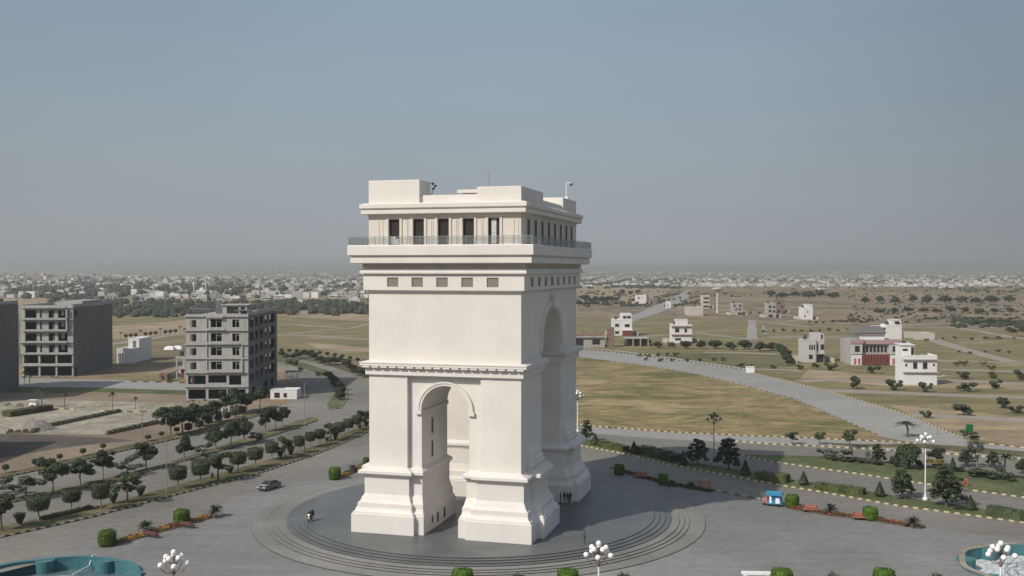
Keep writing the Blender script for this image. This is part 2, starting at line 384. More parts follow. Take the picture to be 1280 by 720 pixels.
# dusty air near the horizon: grey-blue band below about 20 degrees, the clear Nishita sky above it
tc = nt.nodes.new('ShaderNodeTexCoord'); sx_ = nt.nodes.new('ShaderNodeSeparateXYZ'); nt.links.new(tc.outputs['Generated'], sx_.inputs[0])
mr_ = nt.nodes.new('ShaderNodeMapRange'); mr_.inputs[1].default_value = 0; mr_.inputs[2].default_value = .3; nt.links.new(sx_.outputs['Z'], mr_.inputs[0])
dr = ramp(nt, mr_.outputs[0], [(0, (.295,.319,.333)), (.06, (.297,.321,.337)), (.2, (.295,.328,.352)), (.36, (.286,.333,.369)), (.62, (.258,.325,.388)), (.83, (.230,.308,.394)), (1, (.212,.294,.390))])
ma_ = nt.nodes.new('ShaderNodeMapRange'); ma_.inputs[1].default_value = -.5; ma_.inputs[2].default_value = .5; nt.links.new(sx_.outputs['X'], ma_.inputs[0])
ar = ramp(nt, ma_.outputs[0], [(0, (.90,.90,.90)), (.3, (.98,.98,.98)), (.52, (1,1,1)), (.7, (.95,.95,.96)), (.95, (.77,.78,.79)), (1, (.75,.76,.78))])
hn_ = noise_node(nt, None, 2.2, 3, .55); mp_ = nt.nodes.new('ShaderNodeMapping'); mp_.inputs['Scale'].default_value = (1, 1, 4); nt.links.new(tc.outputs['Generated'], mp_.inputs['Vector']); nt.links.new(mp_.outputs[0], hn_.inputs['Vector'])
hr_ = ramp(nt, hn_.outputs['Fac'], [(.3, (.965,.965,.97)), (.7, (1.03,1.03,1.025))])
bg2 = nt.nodes.new('ShaderNodeBackground'); nt.links.new(mixc(nt, 1.0, mixc(nt, 1.0, dr.outputs['Color'], ar.outputs['Color'], 'MULTIPLY'), hr_.outputs['Color'], 'MULTIPLY'), bg2.inputs['Color'])
mf_ = nt.nodes.new('ShaderNodeMapRange'); mf_.interpolation_type = 'SMOOTHSTEP'; mf_.inputs[1].default_value = .22; mf_.inputs[2].default_value = .5; nt.links.new(sx_.outputs['Z'], mf_.inputs[0])
ms_ = nt.nodes.new('ShaderNodeMixShader'); nt.links.new(mf_.outputs[0], ms_.inputs[0]); nt.links.new(bg2.outputs[0], ms_.inputs[1]); nt.links.new(bg.outputs[0], ms_.inputs[2])
nt.links.new(ms_.outputs[0], nt.nodes['World Output'].inputs['Surface'])
scene.view_settings.view_transform = 'Standard'; scene.view_settings.look = 'None'
scene.view_settings.exposure = EXPOSURE = 0.22; scene.view_settings.gamma = 1.0
scene.view_settings.use_curve_mapping = False
cy = scene.cycles; cy.use_denoising = True; cy.max_bounces = 6; cy.volume_bounces = 1; cy.transparent_max_bounces = 12
cy.caustics_reflective = False; cy.caustics_refractive = False
HAZE = 1.9e-4
def haze():
    mb = MB(); mb.box(-33000, -33000, -12, 33000, 33000, 64)
    m = bpy.data.materials.new('haze'); m.use_nodes = True; t = m.node_tree
    for n in list(t.nodes): t.nodes.remove(n)
    o = t.nodes.new('ShaderNodeOutputMaterial'); v = t.nodes.new('ShaderNodeVolumePrincipled')
    v.inputs['Color'].default_value = (.62, .65, .665, 1); v.inputs['Density'].default_value = HAZE; v.inputs['Anisotropy'].default_value = .35
    t.links.new(v.outputs[0], o.inputs['Volume'])
    return tag(mb.build('haze', m), None, None, None, 'stuff')
haze()

# ------------------------------------------------------------------ ground
def ground_z(x, y):
    d = math.hypot(x, y)
    if d < 2200: return 0.0
    k = min(1, (d-2200)/5000)
    z = 14*math.sin(x*.0011+1.3)*math.cos(y*.0009)+9*math.sin(x*.0026+y*.0017)-8
    left = max(0, min(1, (-x-300)/1800)); z += left*7*(1+math.sin(x*.0017+y*.0012))
    return min(z*k, 33)
FOUNT = [(-54.8, 119.0, 10.6), (66.5, 125.2, 10.5)]
POOLS = [[(x+(q+.1)*math.cos(2*math.pi*i/48), y+(q+.1)*math.sin(2*math.pi*i/48)) for i in range(48)] for x, y, q in FOUNT]
def make_ground():
    mb = MB(); radii = [0, 60, 120, 200, 300, 450, 650, 900, 1200, 1600, 2200]+[2200*1.11**i for i in range(1, 27)]
    n = 128; v = [(0, 0, 0)]; f = []
    for r in radii[1:]:
        for i in range(n):
            a = 2*math.pi*i/n; x, y = r*math.cos(a), r*math.sin(a); v.append((x, y, ground_z(x, y)))
    for k in range(3, len(radii)-2):
        for i in range(n):
            j = (i+1) % n; f.append((1+k*n+i, 1+(k+1)*n+i, 1+(k+1)*n+j, 1+k*n+j))
    mb.add(v, f)
    mb.holed([(radii[4]*math.cos(2*math.pi*i/n), radii[4]*math.sin(2*math.pi*i/n)) for i in range(n)], 0, POOLS)
    m, t, b = node_mat('land')
    co = coords(t)
    n1 = noise_node(t, co, .0022, 8, .62, .8)
    r1 = ramp(t, n1.outputs['Fac'], [(.30, (.09,.088,.052)), (.39, (.165,.138,.085)), (.49, (.275,.215,.145)), (.58, (.20,.17,.10)), (.68, (.34,.265,.185)), (.8, (.28,.22,.14))])
    vo = t.nodes.new('ShaderNodeTexVoronoi'); vo.inputs['Scale'].default_value = .0065; t.links.new(co, vo.inputs['Vector'])
    sp = t.nodes.new('ShaderNodeSeparateColor'); t.links.new(vo.outputs['Color'], sp.inputs[0])
    r2 = ramp(t, sp.outputs[0], [(0, (.075,.08,.042)), (.3, (.15,.13,.07)), (.6, (.26,.20,.13)), (.85, (.22,.15,.11)), (1, (.32,.26,.18))])
    c = mixc(t, .45, r1.outputs['Color'], r2.outputs['Color'])
    n2 = noise_node(t, co, .03, 8, .7)
    r3 = ramp(t, n2.outputs['Fac'], [(.3, (.55,.55,.52)), (.7, (1.3,1.28,1.25))])
    c = mixc(t, 1.0, c, r3.outputs['Color'], 'MULTIPLY')
    t.links.new(c, b.inputs['Base Color']); b.inputs['Roughness'].default_value = .95; b.inputs['Specular IOR Level'].default_value = .1
    o = mb.build('ground', m, smooth=True); tag(o, None, None, None, 'structure')
make_ground()

def area(name, mat, z, *px, holes=None):
    if holes: return struct(name, MB().holed(GP(*px), z, holes), M[mat])
    return struct(name, MB().sheet(GP(*px), z), M[mat])
def path(name, mat, w, z, *px):
    return struct(name, MB().ribbon(GP(*px), w, z), M[mat])
def resample(pts, step):
    out = []; acc = 0.0
    P = [Vector(p) for p in pts]
    for a, b in zip(P, P[1:]):
        L = (b-a).length; t = acc
        while t < L: out.append(((a+(b-a)*(t/L)), (b-a).normalized())); t += step
        acc = t-L
    return out
def kerb(name, paint, px, block=.75, w=.32, h=.22, world=None):
    dark = 'kerb_brown' if paint in ('kerb_yellow', 'kerb_grey') else 'kerb_black'
    pts = world or GP(*px)
    mb = MB()
    for i, (p, d) in enumerate(resample(pts, block)):
        mb.box(-block/2-.01, -w/2, -.02, block/2+.01, w/2, h+(.004 if i % 2 else 0), i % 2, math.atan2(d.y, d.x), (p.x, p.y))
    return struct(name, mb, [M[paint], M[dark]])
def verge(name, mat, z1, *px):
    return struct(name, MB().prism(GP(*px), -.02, z1), M[mat])

# large field patches
area('field', 'field', .012, (700,444),(722,446),(800,456),(875,468.5),(925,481),(992,498.5),(1060,528),(1100,545),(1020,547),(933,544),(833,539),(727,530.5),(690,526))
area('scrubland', 'heath', .008, (722,372),(860,376),(1000,374),(1150,372),(1330,366),(1380,412),(1230,410),(1000,406),(860,396),(722,398))
area('plot_lawn', 'olive', .010, (722,398),(860,397),(1000,405),(1210,411),(1400,440),(1400,560),(1210,549),(1033,487),(930,461),(850,450),(775,440),(715,434))
area('plot_lawn', 'olive', .014, (845,399),(934,400),(930,424),(850,427))
area('plot_lawn', 'plot_green', .014, (800,444),(880,441.5),(972,443.5),(990,458),(930,460),(850,448))
area('plot_field', 'tan', .014, (1010,462),(1120,470),(1280,478),(1280,487),(1120,483),(1000,474))
area('plot_field', 'tan', .014, (1110,506),(1290,522),(1290,560),(1212,548),(1160,528))
area('hay_field', 'tan', .014, (728,356),(840,360),(830,369),(780,378),(722,379))
area('field', 'olive', .010, (340,400),(465,396),(465,424),(340,417))
area('field', 'olive', .014, (340,421),(470,427),(470,456),(430,450),(357,440))
area('tan_field', 'tan', .018, (378,428),(430,432),(462,435),(462,440),(400,436))
area('tan_field', 'tan', .018, (340,394),(400,386),(466,388),(466,402),(420,400))
area('field', 'tan', .012, (-40,374),(120,372),(140,384),(100,392),(-40,392))
area('field', 'olive', .012, (140,392),(240,390),(240,412),(140,420))
area('field', 'tan', .016, (140,408),(240,399),(240,413),(160,425),(140,424))
# left paved lots, dirt and back road
area('dirt_ground', 'dirt', .010, (-60,490),(110,495),(235,500),(300,497),(345,506),(318,520),(250,540),(167,558),(50,585),(-60,606))
area('parking_lot', 'lot', .014, (-60,499),(110,501),(217,504),(230,511),(199,528.5),(133,543),(40,542),(-60,544))
area('bare_ground', 'dark_ground', .018, (-60,541),(20,542.5),(70,544),(140,547.5),(168,551),(120,555),(70,561),(20,570),(-60,582))  # mottled dark grey-brown sheet along the near edge of the lot
area('grass_ground', 'lawn', .010, (-60,478),(235,486),(236,499),(110,493),(-60,489))
area('tan_ground', 'dirt', .014, (20,494),(120,490),(238,494),(240,501),(110,500.5),(20,498))
area('back_road', 'asphalt_pale', .014, (-60,470),(60,473),(150,475),(240,479),(290,483),(290,491),(235,488),(112,484.5),(-60,482))
area('grass_ground', 'olive', .012, (125,470),(210,468),(240,471),(240,478.5),(150,475))
path('field_road', 'street', 9, .020, (130,431),(160,427.5),(232,415.5),(250,412.5))
path('field_road', 'street', 6, .024, (340,417.5),(400,420),(470,425))
path('field_road', 'street', 4, .024, (360,418),(400,413),(440,410),(470,403))
path('field_road', 'street', 5, .022, (340,404),(400,408),(425,410))
# the road system and the plaza
area('road', 'asphalt', .02, (-80,611),(50,587.5),(167,561),(250,542.5),(319,521.5),(345,509),(385,496),(372,480),(357,466),(345,455),(352,445),(400,452),(470,478),(520,505),(600,522),(690,529),(727,532.5),(833,541),(933,546),(1020,549),(1103,551),(1147,556),(1210,552),(1420,577),(1420,700),(1280,678),(1240,674),(1150,664),(1090,655),(1000,641),(955,633),(890,620),(829,610),(774,596),(735,584),(650,566),(560,562),(480,572),(440,588),(400,604),(295,634),(265,652),(124,686),(0,716),(-80,735))
area('road', 'asphalt_pale', .024, (700,433.5),(722,436),(775,441),(850,451),(930,462.5),(990,478),(1033,488.5),(1133,518.5),(1207,549),(1215,558),(1147,555),(1103,546),(1060,528),(992,498.5),(925,481),(875,468.5),(800,456),(722,446),(700,444))
area('frontage_road', 'asphalt_pale', .028, (727,532.5),(833,540.8),(933,545.5),(1020,548.5),(1147,555),(1215,554),(1400,572),(1400,580),(1280,575),(1193,569),(1093,562.5),(960,556),(900,552),(833,549),(727,541))
area('plaza', 'plaza', .030, (-80,722),(0,706),(124,677),(265,642),(290,622),(400,594),(440,578),(480,562),(560,553),(650,556),(735,577),(774,588),(829,602),(890,613),(955,626),(1000,634),(1090,648),(1150,658),(1280,676),(1420,700),(1420,850),(1420,1400),(-400,1400),(-400,790), holes=POOLS)
# street grid on the right
W4 = 6.5
for n_, px in enumerate([[(722,395.5),(770,395.5),(840,395)],[(862,381.5),(965,384.5)],[(790,388),(862,386)],
        [(700,403),(770,404.5),(840,404)],[(800,421),(870,416),(935,424),(1000,421),(1075,424)],[(880,440.5),(925,440.8),(972,443)],[(850,400.5),(930,400),(1010,408.5),(1090,409),(1197,409.5)],
        [(960,421),(1050,421),(1090,423)],[(1165,424.5),(1205,437),(1262,452),(1400,455)],[(1172,450.5),(1230,452),(1290,456)],
        [(1176,462),(1230,463.5),(1330,467)],[(1172,476),(1230,477.5),(1330,483)],[(1030,488),(1100,490.5),(1200,494.5),(1400,501)],
        [(1140,519),(1200,521.5),(1400,531)],[(1195,409.5),(1230,415),(1260,421),(1330,430)],[(1000,477),(1060,474),(1125,479)],[(1196,428),(1240,428)]]):
    path('street', 'street', W4 if n_ not in (8, 12) else 8, .030+.0006*n_, *px)
area('street', 'asphalt_pale', .046, (935.5,400),(944.5,400),(947,424.5),(933,424.5))
area('street', 'street', .047, (952,407),(955,407),(958.5,418),(954.5,418))
path('field_road', 'asphalt_pale', 16, .048, (862,363),(852,372),(826,386),(795,396),(777,402))
path('field_road', 'asphalt_pale', 14, .049, (864,363),(838,378),(812,389))
path('pavement', 'kerb_grey', 3.0, .052, (700,431.5),(722,434),(775,439),(850,449.3),(930,461),(985,462.5),(1000,464))
# median strips of the left boulevard
verge('median_strip', 'verge', .14, (-40,680.5),(0,672),(50,661),(117,646),(233,615),(320,593),(400,566),(462,539),(500,523),(500,515),(462,528),(395,558),(320,579.5),(233,604),(133,631),(50,649),(0,659.5),(-40,668))
verge('median_strip', 'verge', .14, (-40,640),(33,624),(133,605),(233,575),(320,551),(360,538),(396,526),(397,523.5),(388,522),(350,534),(315,546),(200,582),(77,612),(-40,632))
verge('median_strip', 'verge', .14, (-40,606.5),(50,587.5),(167,560.5),(250,542.2),(320,520.5),(345,508.5),(340,506.5),(310,518),(250,537),(167,555),(50,583),(-40,601))
verge('median_strip', 'lawn', .14, (345,452),(372,459),(400,467),(418,477),(418,492),(408,508),(412,511.5),(425,510),(432,500),(432,488),(424,474),(408,463),(380,454),(350,447))
verge('planted_strip', 'verge', .14, (348,443),(400,449),(440,459),(480,472),(480,480),(462,474),(410,457),(380,450),(348,446.5))
kerb('kerb', 'kerb_white', [(-40,681),(0,672.6),(50,661.6),(117,646.6),(233,615.6),(320,593.6),(400,566.5),(462,539.5),(500,523.4)])
kerb('kerb', 'kerb_dull', [(-40,641),(33,624.6),(133,605.6),(233,575.6),(320,551.6),(360,538.5),(396,526.4)])
kerb('kerb', 'kerb_dull', [(-40,607),(50,588),(167,561),(250,542.6),(320,521),(345,509)])
kerb('kerb', 'kerb_grey', [(408,509),(412,512),(425,510.6),(433,500),(433,488),(424.5,473.6),(408,462.6)], 1.5)
kerb('kerb', 'kerb_white', [(160,477.2),(200,478.2),(236,479.4)], 2.2, .5, .3)
# right strips
R1L = [(712,550),(727,557),(760,563.5),(787,568.5),(833,580),(900,592.5),(960,604),(1020,614),(1120,632),(1200,642.5),(1280,653.5),(1400,672)]
R1U = [(712,545),(727,549.5),(783,561.5),(847,575.5),(890,583),(933,589.5),(983,599),(1020,604.5),(1083,614.5),(1160,627),(1233,637.5),(1280,646),(1400,664)]
verge('median_strip', 'lawn', .14, *(R1L+R1U[::-1]))
kerb('kerb', 'kerb_yellow', [(x, y+.4) for x, y in R1L])
R2L = [(930,569.5),(960,576.5),(1020,585),(1060,590.5),(1160,605.5),(1280,622),(1400,640)]
R2U = [(928,568.5),(960,569.5),(1020,571),(1043,571.5),(1110,578.5),(1220,589),(1280,596),(1400,606)]
verge('median_strip', 'lawn', .14, *(R2L+R2U[::-1]))
kerb('kerb', 'kerb_yellow', [(x, y+.4) for x, y in R2L])
kerb('kerb', 'kerb_yellow', [(912,551.2),(960,555.2),(1020,558.2),(1093,562),(1193,568.3),(1280,574.3),(1400,583)], .8, .7)
kerb('kerb', 'kerb_yellow', [(720,530.8),(760,534.3),(833,540),(933,545),(1020,548),(1147,554.3)], .8)
kerb('kerb', 'kerb_yellow', [(930,462.3),(950,468.5),(990,478),(1033,488.2),(1133,518.2),(1207,548.8)], 1.1)
kerb('kerb', 'kerb_white', [(722,436.2),(775,441.2),(850,451),(930,462.3)], 1.4, .5, .3)
kerb('kerb', 'kerb_yellow', [(1215,553),(1280,560),(1400,572)], 1.0)
kerb('kerb', 'kerb_grey', [(722,445.7),(800,455.7),(875,468.2),(925,480.7),(992,498.2),(1060,527.5),(1100,545)], 2.0, .3, .15)
verge('verge_strip', 'verge', .12, (1147,555),(1207,558.6),(1290,566),(1400,575),(1400,579),(1280,571.5),(1193,564.5),(1150,560),(1100,559.5),(1040,556.5),(1040,554.5),(1100,556))
kerb('bed_kerb', 'kerb_grey', [(760,585),(774,588),(829,602),(890,613),(950,624.5)], 1.2, .4, .25)
# worn lane dashes
def dashes(px, n, w=.16, L=2.6):
    mb = MB(); pts = resample(GP(*px), 9.0)
    for p, d in pts[:n]: mb.box(-L/2, -w/2, 0, L/2, w/2, .004, 0, math.atan2(d.y, d.x), (p.x, p.y, .0225))
    struct('road_marking', mb, M['mark'])
dashes([(0,690),(117,664),(233,633),(320,610),(400,582),(462,555)], 40)
dashes([(0,640),(133,617),(233,589),(320,565),(400,540),(440,520)], 40)
dashes([(0,612),(167,577),(320,533),(380,512)], 40)
dashes([(735,560),(833,590),(960,615),(1120,643),(1280,664)], 40)
dashes([(960,590),(1060,602),(1160,616),(1280,634)], 30)

# platform of the arch: ring steps
PC = (-4.8, 153.2); PZ = .9
def disc(r0, r1, z, n=128): pass
def platform():
    radii = [25.9, 26.7, 27.5, 28.3, 29.5, 30.2, 30.9, 31.6]; h = PZ/8
    top = thing('arch_platform', 'round dark grey granite platform with ring steps under the arch', 'platform', (PC[0], PC[1], 0))
    n = 160; P = lambda r, z: [(r*math.cos(2*math.pi*i/n), r*math.sin(2*math.pi*i/n), z) for i in range(n)]
    MB().sweep([P(radii[0]-.02, .02), P(radii[0]-.02, PZ)], 0, False, True).build('platform_floor', M['granite'], top)
    for k, r in enumerate(radii):
        z = PZ-k*h
        tr = MB()
        ro = r+.06
        tr.sweep([P(r, z-h), P(r, z-.05)], 1)
        tr.sweep([P(r, z-.05), P(r+.03, z-.05), P(r+.03, z-.004)], 1)
        inner = (radii[k-1]-.3) if k else r-.35
        tr.sweep([P(r+.03, z-.004), P(r+.025, z+.002), P(inner, z+.002)], 0)
        tr.build('step', [M['pale_paving' if k >= 4 else 'granite'], M['granite_dark']], top)
    MB().sweep([P(33.2, .02), P(33.2, .13)]).sweep([P(33.2, .13), P(33.18, .135)]).build('riser', M['granite_dark'], top)
    MB().sweep([P(33.18, .135), P(31.4, .135)]).build('paving_ring', M['pale_paving'], top)
platform()
# ------------------------------------------------------------------ the arch
def arch():
    T = thing('triumphal_arch', 'huge cream stone triumphal arch with glazed attic storey on the round platform', 'arch', (-4.57, 155.3, PZ), R(-15.5))
    S, SA = M['stone'], M['attic_stone']
    bx, by, pw, ig = 10.85, 17.5, 3.4, 6.2
    prof = [(1.9,0),(1.9,2.5),(1.72,2.56),(1.72,2.78),(1.5,2.9),(1.34,3.1),(1.24,3.35),(1.24,3.95),(1.05,4.05),(.86,4.35),(.66,4.8),(.5,5.1),(.5,7.5),(.66,7.6),(.7,7.75),(1.1,7.9),(1.2,7.95),(1.2,8.3),(1.1,8.38),(.5,8.6),(-.03,8.8)]
    def plan(sx, sy):
        # vertex plus the offset it takes for a unit of moulding
        pts = [(bx,-by, 1,-1),(bx,-14.1, 1,-1),(bx+.9,-14.1, 1,-1),(bx+.9,-8.7, 1,1),(bx,-8.7, 1,1),(bx,-ig, 1,.5),(pw,-ig,-.5,.5),(pw,-by+.7,-.5,-1),(5.25,-by+.7,-.85,-1),(5.25,-by,-.85,-1)]
        pts = [(x*sx, -y*-sy if False else y*sy, ox*sx, oy*sy) for x, y, ox, oy in pts]
        return pts if sx*sy > 0 else pts[::-1]
    for sy in (1, -1):
        # one pier wall pierced by the small passage
        prof2 = [(-bx,0),(-pw,0),(-pw,16.7)]+[(-pw*math.cos(t), 16.7+pw*math.sin(t)) for t in [math.pi*k/24 for k in range(1, 24)]]+[(pw,16.7),(pw,0),(bx,0),(bx,23.3),(-bx,23.3)]
        y0, y1 = sorted((-sy*(by-.7), -sy*ig))
        MB().extrude(prof2, y0, y1, 'y').build('pier_wall', S, T, fix=True)
        m = MB()
        for sx in (1, -1):
            a, b = sorted((sx*5.25, sx*bx)); c, d = sorted((-sy*by, -sy*(by-.7)))
            m.box(a, c, .01, b, d, 22.2)
        m.build('corner_pilaster', S, T)
        # archivolt of the small arch
        for face in ((-sy*(by-.7), -sy), (-sy*ig, sy)):
            arc = []
            for r, dd in ((pw+.02,0),(pw+.02,.22),(pw+.35,.22),(pw+.35,.32),(pw+.62,.32),(pw+.62,0)):
                arc.append([(-r*math.cos(math.pi*k/24), face[0]+dd*face[1], 16.7+r*math.sin(math.pi*k/24)) for k in range(25)])
            v = [p for l in arc for p in l]; f = []
            for q in range(len(arc)-1):
                for i in range(24): f.append((q*25+i, q*25+i+1, (q+1)*25+i+1, (q+1)*25+i))
            f += [tuple(q*25 for q in range(6)), tuple(q*25+24 for q in range(6))]
            mm = MB().add(v, f)
            for sx in (-1, 1):
                a, b = sorted((sx*(pw-.06), sx*(pw+.8))); c, d = sorted((face[0], face[0]+.4*face[1]))
                mm.box(a, c, 16.15, b, d, 16.69)
            mm.build('archivolt', S, T, fix=True)
        # impost band inside the passage
        m = MB()
        for sx in (-1, 1):
            a, b = sorted((sx*(pw-.22), sx*(pw+.1))); m.box(a, y0+.5, 16.1, b, y1-.5, 16.6)
        m.build('impost', S, T)
        for sx in (1, -1):
            P = plan(sx, sy)
            loops = [[(x+ox*o, y+oy*o, z) for x, y, ox, oy in P] for o, z in prof]
            ped = MB().sweep(loops, 0, False, True).build('pedestal', S, T, fix=True)
            # moulded block that rises on the side buttress
            m = MB(); pr = [(.95, 8.3),(.95, 8.85),(.7, 8.95),(.95, 9.2),(.95,9.5),(.72,9.62),(.8,9.9),(.62,10.2),(.45,10.3),(.5,10.55),(.3,10.9),(.12,11.4),(-.05,11.7)]
            l2 = []
            for o, z in pr:
                ya, yb = -sy*(14.3+.3*o), -sy*(8.5-.3*o)
                xx = sx*(bx+o); xi = sx*(bx-.3)
                l2.append([(xi,ya,z),(xx,ya,z),(xx,yb,z),(xi,yb,z)])
            m.sweep(l2, 0, True, True).build('buttress_moulding', S, T, fix=True)
            # small dark openings in the passage side
            for yy, z0, z1, ww, dp in ((-12.6,12.9,15.1,.7,.0),(-12.6,9.6,11.8,.7,.0),(-13.0,.5,1.9,.8,.95),(-10.2,.5,1.9,.8,.95),(-15.2,.9,1.9,.6,.95)):
                if sx > 0: continue
                mm = MB(); xs = sx*(pw-dp)
                a, b = sorted((xs-sx*.012, xs+sx*.3)); mm.box(a, sy*yy-ww/2, z0, b, sy*yy+ww/2, z1)
                mm.build('vent_opening', M['dark_metal'], T)
        # storey cornice round the pier
        cor = [(.0,21.35),(.12,21.4),(.4,21.5),(.4,22.45),(.55,22.5),(.62,22.52),(.62,22.72),(.98,22.76),(.98,23.05),(1.05,23.1),(1.05,23.22),(.5,23.36),(-.05,23.42)]
        ya, yb = sorted((-sy*by, -sy*ig))
        o = MB().rect_sweep(-bx, ya, bx, yb, cor, 0, True, True).build('storey_cornice', S, T)
        d = MB(); k = 0
        for i in range(18):
            x = -bx-.1+(2*bx+.2)*i/17
            d.box(x-.5, -sy*by-(.93 if sy > 0 else -.6), 22.5, x+.5, -sy*by-(.6 if sy > 0 else -.93), 22.757)
        for sx in (-1, 1):
            for i in range(9):
                y = ya-.1+(yb-ya+.2)*i/8
                a, b = sorted((sx*(bx+.6), sx*(bx+.93))); d.box(a, y-.5, 22.5, b, y+.5, 22.757)
        d.build('dentil_course', S, o)
    # upper body with the great arch
    sp = 24.3
    pf = [(-by,23.3),(-ig,23.3),(-ig,sp)]+[(-ig*math.cos(math.pi*k/32), sp+ig*math.sin(math.pi*k/32)) for k in range(1, 32)]+[(ig,sp),(ig,23.3),(by,23.3),(by,36.9),(-by,36.9)]
    MB().extrude(pf, -bx, bx, 'x').build('upper_body', S, T, fix=True)
    for sx in (-1, 1):
        arc = []
        for r, dd in ((ig+.03,0),(ig+.03,.2),(ig+.4,.2),(ig+.4,.32),(ig+.95,.32),(ig+.95,0)):
            arc.append([(sx*(bx+dd), -r*math.cos(math.pi*k/32), sp+r*math.sin(math.pi*k/32)) for k in range(33)])
        v = [p for l in arc for p in l]; f = []
        for q in range(5):
            for i in range(32): f.append((q*33+i, q*33+i+1, (q+1)*33+i+1, (q+1)*33+i))
        a_ = MB().add(v, f).build('archivolt', S, T, fix=True)
        a, b = sorted((sx*bx, sx*(bx+.65)))
        MB().extrude([(-.5,30.2),(.5,30.2),(.75,31.8),(-.75,31.8)], a, b, 'x').rect_sweep(a, -.9, b, .9, [(0,31.8),(.08,31.85),(.08,32.1),(0,32.15)], 0, True, True).build('keystone', S, T, fix=True)
        # bead that frames the spandrels
        MB().box(a, by-1.6, 23.5, (a+.1) if sx > 0 else b, by-1.35, 33).build('side_fillet', S, T) if False else None
    # frieze with square panels
    fx, fy = bx+.58, by+.58
    holes = [(fx+k*3.55-.82, .45, fx+k*3.55+.82, 1.72) for k in (-2,-1,0,1,2)]
    sideh = [(fy+k*3.93-.82, .45, fy+k*3.93+.82, 1.72) for k in [-3.5+i for i in range(8)]]
    fr = MB().wall((-fx,-fy,33.1), 0, 2*fx, 2.22, .5, holes).wall((fx,fy,33.1), math.pi, 2*fx, 2.22, .5, holes)
    fr.wall((fx,-fy+.5,33.1), math.pi/2, 2*fy-1.0, 2.22, .5, [(a-.5,b,c-.5,d) for a, b, c, d in sideh]).wall((-fx,fy-.5,33.1), -math.pi/2, 2*fy-1.0, 2.22, .5, [(a-.5,b,c-.5,d) for a, b, c, d in sideh])
    fo = fr.build('frieze', S, T)
    for k in (-2,-1,0,1,2):
        MB().box(k*3.55-.815, -fy+.14, 33.56, k*3.55+.815, -fy+.49, 34.81).build('grille', M['grille'], fo); MB().box(k*3.55-.815, fy-.49, 33.56, k*3.55+.815, fy-.14, 34.81).build('grille', M['grille'], fo)
    for k in [-3.5+i for i in range(8)]:
        MB().box(fx-.49, k*3.93-.815, 33.56, fx-.14, k*3.93+.815, 34.81).build('grille', M['grille'], fo); MB().box(-fx+.14, k*3.93-.815, 33.56, -fx+.49, k*3.93+.815, 34.81).build('grille', M['grille'], fo)
    MB().rect_sweep(-fx+.56,-fy+.56,fx-.56,fy-.56, [(0,33.0),(.2,33.06),(.2,33.0+.08)], 0, True, True)
    MB().rect_sweep(-bx,-by,bx,by, [(.0,32.86),(.3,32.96),(.57,33.098),(.1,33.099)], 0).build('frieze_base', S, fo)
    # balcony entablature
    ent = [(.3,35.3),(.62,35.322),(.98,35.36),(.98,35.62),(.9,35.72),(.86,36.0),(.45,36.05),(.45,36.68),(1.0,36.7),(1.62,36.72),(1.9,36.8),(1.9,37.5),(1.78,37.56),(1.78,37.68),(1.95,37.72),(2.22,37.86),(2.22,39.08),(2.12,39.2),(-.4,39.2)]
    bal = MB().rect_sweep(-bx,-by,bx,by, ent, 0, True, True).build('balcony', S, T)
    d = MB()
    for i in range(44):
        x = -bx-.55+(2*bx+1.1)*i/43
        for s in (-1, 1):
            a, b = sorted((s*(by+.44), s*(by+.58))); d.box(x-.15, a, 36.15, x+.15, b, 36.69)
    for i in range(68):
        y = -by-.4+(2*by+.8)*i/67
        for s in (-1, 1):
            a, b = sorted((s*(bx+.44), s*(bx+.58))); d.box(a, y-.15, 36.15, b, y+.15, 36.69)
    d.build('dentil_course', SA, bal)
    # glass railing
    for ax, L, off in (('x', bx+2.08, -by-2.08), ('x', bx+2.08, by+2.08), ('y', by+2.0, -bx-2.08), ('y', by+2.0, bx+2.08)):
        n = int(2*L/1.25); m = MB(); g = MB()
        for i in range(n+1):
            t = -L+2*L*i/n
            p = (t, off) if ax == 'x' else (off, t)
            m.box(p[0]-.035, p[1]-.035, 39.2, p[0]+.035, p[1]+.035, 40.28)
        if ax == 'x': m.box(-L, off-.03, 40.28, L, off+.03, 40.36); g.box(-L+.04, off-.008, 39.3, L-.04, off+.008, 40.2)
        else: m.box(off-.03, -L, 40.28, off+.03, L, 40.36); g.box(off-.008, -L+.04, 39.3, off+.008, L-.04, 40.2)
        r = m.build('railing', M['metal'], T); g.build('glass_panel', M['rail_glass'], r)
    # attic storey
    H0 = 39.2; hh = 4.2
    fh = [(bx+k*3.55-.8, .08, bx+k*3.55+.8, 3.55) for k in (-2,-1,0,1,2)]
    sh = [(by+k*3.93-.8, .08, by+k*3.93+.8, 3.55) for k in [-3.5+i for i in range(8)]]
    at = MB().wall((-bx,-by,H0), 0, 2*bx, hh, .45, fh).wall((bx,by,H0), math.pi, 2*bx, hh, .45, fh)
    at.wall((bx,-by+.45,H0), math.pi/2, 2*by-.9, hh, .45, [(a-.45,b,c-.45,d) for a, b, c, d in sh]).wall((-bx,by-.45,H0), -math.pi/2, 2*by-.9, hh, .45, [(a-.45,b,c-.45,d) for a, b, c, d in sh])
    att = at.build('attic_wall', SA, T)
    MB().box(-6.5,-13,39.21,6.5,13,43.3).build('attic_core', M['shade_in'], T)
    # raised strips: pilaster panels
    m = MB()
